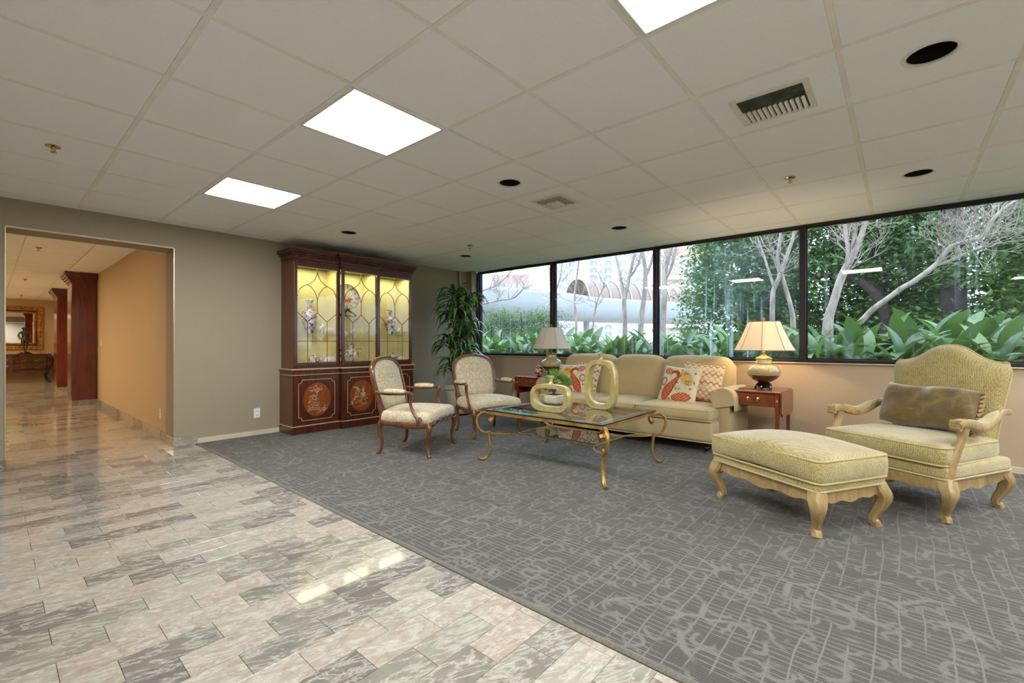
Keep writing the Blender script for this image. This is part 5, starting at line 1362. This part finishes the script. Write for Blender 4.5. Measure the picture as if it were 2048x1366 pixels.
# ---------------- garden and city beyond the glass ----------------
GZ = .64
M['ground'] = simple('garden_soil', (96, 86, 64), .95, var=.3, vs=2)
M['street'] = simple('pale_pavement', (196, 186, 172), .9, var=.06, vs=.5)
struct(MB().box(WX + .15, 9.9, -8, 24, GZ - .6, GZ).build('garden_bed_ground', M['ground'], smooth=False))
struct(MB().box(9.9, 260, -120, 240, -.4, GZ - .05).build('street_ground', M['street'], smooth=False))
def leafmat(name, c1, c2, rough=.32, tr=.25):
    N = NT(name); oi = N.n('ShaderNodeObjectInfo', out='Random'); v = N.noise(N.obj(), 9., 2)
    sx = N.n('ShaderNodeSeparateXYZ', {0: N.obj()}).node
    rib = N.math('SINE', N.math('MULTIPLY', sx.outputs[1], 520.))
    c = N.mix(N.math('ADD', N.math('MULTIPLY', oi, .8), N.math('MULTIPLY', v, .2), clamp=True), lin(c1), lin(c2))
    c = N.mix(N.math('MULTIPLY_ADD', rib, .05, .05), c, (.01, .03, .01))
    N.set(N.b.inputs['Base Color'], c); N.set(N.b.inputs['Roughness'], rough); N.set(N.b.inputs['Specular IOR Level'], .95)
    t = N.n('ShaderNodeBsdfTranslucent', {'Color': N.mix(.5, c, lin('7aa040'))})
    s = N.n('ShaderNodeMixShader', {0: tr, 1: N.b.outputs[0], 2: t}); N.t.links.new(s, N.out.inputs[0]); return N.m
M['broad'] = leafmat('broad_leaf_green', '345f38', '86ac5c', .36); M['dead'] = simple('dry_leaf', (150, 116, 76), .8)
def broadleaf(L, wd, lift, droop, m, pet=.3, fold=.25, twist=0., seg=10):
    vs = []; p = Vector((0, 0, 0)); ang = lift
    for k in range(seg + 1):
        t = k / seg
        if t < pet: w = .006
        else:
            q = (t - pet) / (1 - pet); w = wd * sin(pi * q ** .8) ** .8 if 0 < q < 1 else .001
            w = max(w, .001)
        tw = twist * t
        for s in (-1, -.5, 0, .5, 1): 
            yy = s * w; zz = abs(s) * w * fold
            vs.append((p.x - sin(ang) * zz, yy * cos(tw) - zz * sin(tw), p.z + cos(ang) * zz * cos(tw) + yy * sin(tw)))
        dr = droop * (.4 if t < pet else 1.0) / seg * 1.25
        p = p + Vector((cos(ang), 0, sin(ang))) * (L / seg); ang -= dr
    fs = []
    for k in range(seg):
        for i in range(4): a = k * 5 + i; fs.append((a, a + 5, a + 6, a + 1))
    return MB().add(vs, fs).mesh('leaf', m)
bl = [broadleaf(.80, .080, 1.45, 2.0, M['broad'], .35, .22), broadleaf(.76, .088, 1.35, 2.9, M['broad'], .35, .25, .5), broadleaf(.74, .078, 1.4, 3.5, M['broad'], .38, .18, -.4),
      broadleaf(.86, .082, 1.5, 1.2, M['broad'], .38, .25, .2), broadleaf(.72, .085, 1.25, 3.0, M['broad'], .32, .3, .8), broadleaf(.84, .084, 1.45, 3.8, M['broad'], .36, .15, 0)]
dl = broadleaf(.55, .04, 1.3, 2.8, M['dead'], .3, .7, 1.5)
rg = random.Random(11)
clump_no = {}
def label_clump(row, k, y):
    clump_no[(row, k)] = clump_no.get((row, k), 0) + 1
    o_ = ('right edge', 'second from right', 'third from right', 'fourth from right', 'fifth from right', 'sixth from right', 'seventh from right', 'eighth from right')
    return 'broad-leaved green clump, %s row outside the %s pane, %s' % (('front', 'second', 'third', 'back')[row], pn[k], o_[min(7, clump_no[(row, k)] - 1)])
pn = ['far left', 'second from left', 'third from left', 'fourth and widest', 'rightmost']
for row, (x, step, sc0) in enumerate(((6.34, .36, .84), (6.68, .36, .96), (7.06, .38, 1.08), (7.46, .40, 1.14))):
    y = -1.5 - row * .12 + .1 * (row % 2)
    while y < 6.7 + row * .5:
        yw = y * 5.8 / x; k = 0 if yw > 4.15 else 1 if yw > 2.465 else 2 if yw > .8 else 3 if yw > -.87 else 4
        t = empty('broadleaf_plant', (x + rg.uniform(-.1, .1), y + rg.uniform(-.08, .08), GZ), 0, label_clump(row, k, y), 'plant', 'broad-leaved clumps in the garden bed')
        n = (18, 19, 19, 18)[row]
        for q in range(n):
            a = q * 2.4 + rg.uniform(-.5, .5)
            lim = -(x - 6.02) / .62
            if cos(a) < lim: a = (1 if sin(a) > 0 else -1) * math.acos(max(-.95, lim + rg.uniform(.0, .3)))
            me = rg.choice(bl) if rg.random() > .03 else dl; s = .90 * sc0 * rg.uniform(.8, 1.16) * (1.06 if y < .8 else .96)
            o = bpy.data.objects.new('leaf', me); col.objects.link(o); o.parent = t
            o.location = (.06 * cos(a), .06 * sin(a), 0); o.rotation_euler = (rg.uniform(-.25, .25), rg.uniform(-.25, .1), a); o.scale = (s, s, s)
        y += step * rg.uniform(.85, 1.15)

# bare crepe myrtles
def mybark():
    N = NT('smooth_pale_bark'); a = N.noise(N.scale(N.pos(), (6, 6, 2)), 2., 4, .6, .5)
    return N.p(color=N.ramp(a, [(.3, lin((128, 112, 98))), (.6, lin((182, 168, 152)))]), rough=.7)
M['myrtle'] = mybark(); M['evbark'] = simple('dark_evergreen_bark', (58, 46, 42), .9, var=.25, vs=8)
def grow(b, p, d, L, r, depth, rnd, spread=.7, upw=.25):
    pts = [p]; q = p.copy(); dd = d.copy(); n = 4
    for k in range(n):
        dd = (dd + Vector((rnd.gauss(0, .16), rnd.gauss(0, .16), rnd.gauss(upw * .15, .14)))).normalized(); q = q + dd * (L / n); pts.append(q.copy())
    b.sweep(pts, [r * (1 - .4 * k / n) for k in range(n + 1)], 5 if r > .006 else 4)
    if depth <= 0: return
    for k in range(rnd.choice((2, 3, 3))):
        i = rnd.choice((2, 3, 4)); nd = (dd + Vector((rnd.gauss(0, spread * .5), rnd.gauss(0, spread), rnd.gauss(upw, spread * .7)))).normalized()
        grow(b, pts[i], nd, L * rnd.uniform(.6, .85), r * .62, depth - 1, rnd, spread, upw)
def baretree(name, x, limbs, lab, seed, twigs=8, td=3, tl=.4, spread=.7, group='bare pale-barked trees outside the windows', base=True, tr=.011):
    """limbs: [[(y,z,r[,dx]),...]]"""
    rnd = random.Random(seed); y0 = limbs[0][0][0]; z0 = limbs[0][0][1]
    t = empty(name, (x, y0, GZ), 0, lab, 'tree', group); limbs = [[(q[0], q[1], q[2] * .78) + tuple(q[3:]) for q in lm] for lm in limbs]; tr = tr * .75; tb_ = MB(); tw = MB(); O = Vector((x, y0, GZ))
    for i, lm in enumerate(limbs):
        dx = rnd.uniform(-.3, .3) if i else 0
        pts = [(x + (q[3] if len(q) > 3 else dx * k / len(lm)), q[0] + rnd.uniform(-.015, .015), q[1], q[2]) for k, q in enumerate(lm)]
        if i and lm[0][1] < 1.8 and lm[0][0] != limbs[0][0][0]: pts = [(pts[0][0], pts[0][1], GZ - .02, lm[0][2] * 1.2)] + pts
        if i == 0 and base: pts = [(x, y0, GZ - .02, lm[0][2] * 1.25)] + pts
        p, r = bezr([(a - O.x, b_ - O.y, c - O.z, d) for a, b_, c, d in pts], 8 * len(pts)); tb_.sweep(p, r, 10)
        for k in range(twigs):
            f = rnd.uniform(.45, 1); j = min(len(p) - 2, int(f * (len(p) - 1))); d = (p[j + 1] - p[j]).normalized()
            grow(tw, p[j], (d * .6 + Vector((rnd.gauss(0, .5), rnd.gauss(0, .7), rnd.gauss(.3, .5)))).normalized(), tl * rnd.uniform(.6, 1.2), tr, td, rnd, spread)
    tb_.build('trunk', M['myrtle'], t)
    if tw.v: o = tw.build('twigs', M['myrtle'], t); tag(o, kind='stuff')
    return t
baretree('crepe_myrtle', 8.5, [[(4.26, 1.5, .062), (4.27, 2.0, .056), (4.20, 2.3, .05), (4.13, 2.6, .042), (4.02, 3.1, .036), (3.95, 3.8, .03)], [(4.27, 2.05, .045), (4.36, 2.5, .036), (4.42, 2.86, .034), (4.56, 3.4, .03)], [(4.13, 2.5, .03), (3.95, 2.75, .024), (3.8, 3.3, .02)]],
         'pale forked bare tree outside the second pane, left of its neighbour', 5, twigs=5)
baretree('crepe_myrtle', 8.8, [[(4.05, 1.5, .07), (3.99, 2.0, .064), (3.96, 2.4, .058), (3.98, 2.75, .05), (4.06, 3.1, .04), (4.1, 3.8, .03)], [(3.96, 2.5, .045), (3.86, 2.8, .036), (3.72, 3.3, .03)]],
         'thicker bare pale tree outside the second pane, right of its neighbour', 6, twigs=4)
baretree('crepe_myrtle', 8.2, [[(3.35, 1.5, .07), (3.33, 2.0, .065), (3.30, 2.5, .058), (3.21, 2.9, .045), (3.1, 3.5, .035)], [(3.32, 2.3, .04), (3.15, 2.6, .03), (3.02, 3.2, .025)]],
         'bare pale trunk just right of the mullion between the second and third panes', 7, twigs=5)
baretree('crepe_myrtle', 8.2, [[(1.56, 1.45, .052), (1.53, 1.9, .047), (1.52, 2.05, .045), (1.42, 2.25, .04), (1.36, 2.5, .034), (1.25, 2.9, .028), (1.15, 3.6, .02)], [(1.27, 1.45, .05, .1), (1.33, 1.75, .042, .08), (1.40, 2.15, .036, .05), (1.47, 2.5, .03), (1.43, 2.9, .026), (1.4, 3.5, .02)],
                             [(1.52, 2.05, .03), (1.62, 2.4, .024), (1.75, 2.75, .02), (1.9, 3.3, .014)]], 'group of slender bare pale stems outside the third pane, behind the lit lamp', 8, twigs=6)
baretree('crepe_myrtle', 8.0, [[(.80, 1.40, .085), (.74, 1.7, .07), (.67, 2.0, .066), (.58, 2.2, .062), (.49, 2.45, .05), (.38, 2.78, .042), (.28, 3.3, .03)], [(.58, 2.2, .045), (.56, 2.45, .036), (.58, 2.68, .034), (.62, 3.2, .03)], [(.56, 2.4, .03), (.48, 2.65, .026), (.50, 3.1, .02)]],
         'bare pale tree leaning right outside the fourth pane, left of the long diagonal branch', 9, twigs=9)
baretree('crepe_myrtle', 7.6, [[(.56, 1.25, .05), (.40, 1.42, .045), (.27, 1.58, .043), (.12, 1.72, .04), (-.02, 1.83, .04), (-.15, 1.92, .038), (-.33, 2.09, .036), (-.40, 2.22, .034), (-.50, 2.32, .03), (-.72, 2.38, .027), (-.80, 2.55, .023), (-.92, 2.68, .018), (-1.1, 2.82, .012)],
                             [(-.33, 2.09, .026), (-.5, 2.15, .02), (-.66, 2.24, .015), (-.78, 2.27, .008)]], 'long pale diagonal branch crossing the fourth pane up to the right', 10, twigs=16, td=4, tl=.34, spread=.8, tr=.008)
baretree('bare_tree', 8.3, [[(8.9, 1.9, .05), (8.3, 2.12, .035), (7.6, 2.2, .03), (7.1, 2.24, .028), (6.8, 2.42, .02), (6.5, 2.5, .014)], [(8.9, 2.3, .035), (8.2, 2.5, .026), (7.7, 2.62, .02), (7.2, 3.0, .012)]],
         'low bare branches reaching across the far left pane', 12, twigs=16, td=4, tl=.42, spread=.9, tr=.010)
baretree('bare_tree', 9.4, [[(6.75, 1.7, .05), (6.72, 2.3, .042), (6.80, 2.9, .035), (6.95, 3.6, .025)], [(6.72, 2.3, .03), (6.5, 2.8, .022), (6.4, 3.5, .015)]], 'slim dark-barked bare tree at the right of the far left pane', 13, twigs=6, td=3)
baretree('bare_tree', 9.4, [[(6.02, 1.6, .04), (6.05, 2.2, .034), (6.0, 2.7, .028), (5.85, 3.6, .02)], [(5.6, 1.6, .025, .1), (5.5, 2.1, .02, .1), (5.3, 2.5, .014, .1)]], 'slender bare saplings outside the second pane, before the white overpass', 14, twigs=9, td=3, tl=.36)

# evergreens and hedge: thousands of small leaves
def foliage(c_list, nper, rad, Ls, mats, rnd, O):
    b = MB(); V_ = []; F_ = []
    for (cx, cy, cz) in c_list:
        for _ in range(nper):
            d = Vector((rnd.gauss(0, 1), rnd.gauss(0, 1), rnd.gauss(0, .7))); d = d * (rad * rnd.random() ** .4 / max(d.length, .01)); p = Vector((cx, cy, cz)) + d - O
            a = Vector((rnd.gauss(0, 1), rnd.gauss(0, 1), rnd.gauss(-.3, .5))).normalized(); s = a.cross(Vector((rnd.gauss(0, .4), rnd.gauss(0, .4), 1))).normalized(); L = Ls * rnd.uniform(.7, 1.3)
            o = len(V_); V_ += [p, p + a * L * .5 + s * L * .28, p + a * L, p + a * L * .5 - s * L * .28]; F_.append((o, o + 1, o + 2, o + 3))
    b.v = [tuple(q) for q in V_]; b.f = F_; return b
def folmat(name, cs):
    N = NT(name); p = N.pos(); a = N.noise(p, 2.2, 3, .6); b_ = N.noise(p, 22., 2)
    f = N.math('ADD', N.math('MULTIPLY', a, .5), N.math('MULTIPLY', b_, .5))
    c = N.ramp(f, [(.32, lin(cs[0])), (.5, lin(cs[1])), (.68, lin(cs[2]))])
    N.set(N.b.inputs['Base Color'], c); N.set(N.b.inputs['Roughness'], .45)
    t = N.n('ShaderNodeBsdfTranslucent', {'Color': c}); N.t.links.new(N.n('ShaderNodeMixShader', {0: .3, 1: N.b.outputs[0], 2: t}), N.out.inputs[0]); return N.m
M['ever'] = folmat('evergreen_leaves', ('3a5c2c', '5c8444', '8aa85c')); M['hedge'] = folmat('hedge_leaves', ('48683c', '6c8c50', '98ac70'))
def evergreen(x, y, zc, rx, ry, rz, ncl, nper, lab, seed, limbs=()):
    rnd = random.Random(seed); t = empty('evergreen_tree', (x, y, GZ), 0, lab, 'tree', 'dense evergreen trees beyond the plant bed'); O = Vector((x, y, GZ))
    cl = []
    while len(cl) < ncl:
        a, b_, c = rnd.uniform(-1, 1), rnd.uniform(-1, 1), rnd.uniform(-1, 1); q = a * a + b_ * b_ + c * c
        if q > 1 or q < .16: continue
        if a > .55: continue
        cl.append((x + a * rx, y + b_ * ry, max(GZ + .3, zc + c * rz)))
    o = foliage(cl, int(nper * 1.35), .42, .118, None, rnd, O).build('foliage', M['ever'], t, smooth=False); tag(o, kind='stuff')
    tk = MB()
    for lm in (limbs or [[(x + .3, y, GZ, .16), (x + .3, y - .05, zc, .12), (x + .2, y + .1, zc + rz * .8, .05)]]):
        p, r = bezr([(a - O.x, b_ - O.y, c - O.z, d) for a, b_, c, d in lm], 24); tk.sweep(p, r, 10)
    tk.build('trunk', M['evbark'], t)
evergreen(12.6, 3.1, 2.6, 1.6, 1.45, 2.5, 210, 85, 'dense evergreen tree at the left edge of the greenery, outside the third pane', 21)
evergreen(12.8, 1.2, 3.1, 1.7, 1.9, 3.0, 300, 85, 'dense evergreen tree behind the mullion between the third and fourth panes', 22)
evergreen(11.9, -.75, 3.3, 1.5, 1.7, 2.9, 230, 85, 'dense evergreen with a thick dark trunk outside the fourth pane', 23, [[(10.9, -.68, GZ, .20), (10.9, -.70, 2.4, .17), (11.0, -.70, 3.6, .14), (11.2, -.8, 5., .09)], [(11.0, .32, GZ, .10), (11.0, .20, 1.6, .09), (11.0, .45, 2.2, .08), (11.2, .9, 2.5, .06), (11.3, 1.4, 2.55, .05)]])
evergreen(13.4, -3.4, 3.0, 1.7, 2.0, 3.0, 230, 80, 'dense evergreen tree at the far right of the fourth pane', 24)
evergreen(15.2, -.6, 2.9, 1.0, 5.2, 3.0, 420, 85, 'low dark evergreen mass behind the trunks, far back', 25)
rnd = random.Random(31); hO = Vector((9.1, 7.3, GZ))
hd = empty('clipped_hedge', tuple(hO), 0, 'clipped bushy green hedge outside the far left pane, in front of the white wall', 'hedge')
cl = [(rnd.uniform(8.75, 9.5), rnd.uniform(6.35, 9.6), rnd.uniform(.7, 1.95) + .06 * sin(k)) for k in range(230)]
o = foliage(cl, 130, .20, .045, None, rnd, hO).build('foliage', M['hedge'], hd, smooth=False); tag(o, kind='stuff')
tk = MB()
for k in range(9): yy = -.9 + k * .36; tk.sweep([(0, yy, 0), (.05, yy + .05, .8), (-.05, yy, 1.3)], [.02, .015, .006], 6)
tk.build('stems', M['evbark'], hd); 

# white overpass with a barrel-vault skylight
M['concrete'] = simple('white_concrete', (172, 174, 174), .8, var=.04, vs=1.5); M['vault'] = simple('vault_panel_tan', (150, 128, 112), .4, .2); M['steel'] = simple('pale_steel', (196, 190, 184), .5)
ov = empty('curved_overpass', (16.3, 9.7, 0), 0, 'white curved concrete overpass with round column, across the left panes', 'overpass')
OO = Vector((16.3, 9.7, 0))
pth = [Vector(p) - OO for p in bez([(8.6, 12.6, 0), (10.45, 10.9, 0), (13.4, 9.9, 0), (16.3, 9.74, 0), (18.6, 8.9, 0), (21, 7.76, 0), (24, 5.6, 0)], 48)]
vs = []; fs = []; sec = [(-.5, 3.0), (-.62, 2.9), (-.66, 2.6), (-.60, 2.3), (-.42, 2.12), (-.1, 2.05), (.6, 2.05), (.6, 3.0)]
n = len(pth)
for i in range(n):
    t_ = (pth[min(i + 1, n - 1)] - pth[max(i - 1, 0)]).normalized(); nn = Vector((-t_.y, t_.x, 0))
    for a, z in sec: q = pth[i] + nn * a; vs.append((q.x, q.y, z))
m_ = len(sec)
# side facing the house is +normal or -normal: mirror so that the rounded edge faces it
if (pth[1] - pth[0]).cross(Vector((-1, 0, 0))).z > 0 or True:
    vs = []
    for i in range(n):
        t_ = (pth[min(i + 1, n - 1)] - pth[max(i - 1, 0)]).normalized(); nn = Vector((t_.y, -t_.x, 0))
        for a, z in sec: q = pth[i] - nn * a; vs.append((q.x, q.y, z))
for i in range(n - 1):
    for k in range(m_): l = (k + 1) % m_; fs.append((i * m_ + k, (i + 1) * m_ + k, (i + 1) * m_ + l, i * m_ + l))
MB().add(vs, fs).build('girder', M['concrete'], ov)
MB().lathe([(.13, 0), (.13, 1.8), (.18, 2.06)], 20).build('column', M['concrete'], ov, loc=(.2, .35, GZ - .05))
wl_ = MB().box(-9.5, 0, 1.6, 1.8, 0, 2.5).build('back_wall', M['concrete'], ov, smooth=False)
vt = empty('barrel_vault_skylight', tuple(OO), 0, 'tan barrel-vaulted skylight with pale ribs on top of the white overpass', 'skylight')
A, B = Vector((16.6, 10.6, 0)) - OO, Vector((23.6, 7.4, 0)) - OO; ax = (B - A); L = ax.length; ax.normalize(); nn = Vector((ax.y, -ax.x, 0)); nn = nn if nn.x < 0 else -nn
def vp(s, a, r=.95): q = A + ax * s + nn * (r * cos(a)); return (q.x, q.y, 2.95 + .95 * sin(a) * r / .95)
MB().grid(lambda u, v: vp(u * L, v * pi), 30, 14).build('vault_shell', M['vault'], vt)
for k in range(15): MB().sweep([vp(L * k / 14, pi * j / 12, .98) for j in range(13)], .03, 4).build('rib', M['steel'], vt)
# distant buildings
M['tower'] = simple('tower_facade_hazed', (206, 204, 204), .8, var=.03, vs=.1); M['towglass'] = simple('tower_window_hazed', (168, 176, 190), .4); M['tan'] = simple('tan_facade', (176, 154, 132), .8, var=.04, vs=.1); M['brick'] = simple('pinkish_brick', (182, 152, 140), .85)  # distant haze is put into these pale building colours
def uv(u, F, z=0): r = (u - 1024) / FPX; return (F * (ca + sa * r), F * (sa - ca * r), z)
def tower(name, u0, u1, F, h, lab, m, fh=3.2, balc=True, nwin=5):
    P0, P1 = Vector(uv(u0, F)), Vector(uv(u1, F)); w = (P1 - P0).length; c = (P0 + P1) / 2; d = P1 - P0; rz = atan2(d.y, d.x)
    t = empty(name, tuple(c), rz, lab, 'building', 'distant buildings'); D_ = w * .8
    MB().box(-w / 2, w / 2, 0, D_, 0, h).build('walls', M[m], t, smooth=False)
    nf = int(h / fh)
    win = MB(); bal = None
    for k in range(nf):
        z = k * fh
        for q in range(nwin):
            x0 = -w / 2 + w * (q + .2) / nwin; win.box(x0, x0 + w * .6 / nwin, -.05, .02, z + .9, z + fh - .5)
    wo = win.build('windows', M['towglass'], t, smooth=False); tag(wo, kind='stuff')
    if balc:
        for sd_ in (-1, 1):
            me = MB().box(-w * .15, w * .15, -1.6, 0, 0, .28).box(-w * .15, w * .15, -1.6, -1.5, .28, 1.1).mesh('balcony', M['tower'], False)
            for k in range(2, nf):
                o = bpy.data.objects.new('balcony', me); col.objects.link(o); o.parent = t; o.location = (sd_ * w * .32, 0, k * fh)
    else:
        me = MB().box(-w / 2 - .2, w / 2 + .2, -.3, 0, 0, .5).mesh('floor_band', M['tower'], False)
        for k in range(1, nf):
            o = bpy.data.objects.new('floor_band', me); col.objects.link(o); o.parent = t; o.location = (0, 0, k * fh)
tower('high_rise', 1178, 1226, 205, 66, 'slim haze-paled high-rise with balconies, left of the second-pane trees', 'tower')
tower('high_rise', 1234, 1292, 170, 70, 'wide haze-paled balconied high-rise seen between the bare trees of the second pane', 'tower')
tower('high_rise', 1116, 1150, 190, 62, 'pale high-rise with balconies just right of the first mullion', 'tower')
tower('office_block', 1334, 1412, 60, 13.8, 'tan office block with pale floor bands at the left of the third pane', 'tan', balc=False, nwin=6)
tower('brick_building', 985, 1058, 60, 10.3, 'low pinkish brick building behind the far left pane branches', 'brick', balc=False, nwin=6)
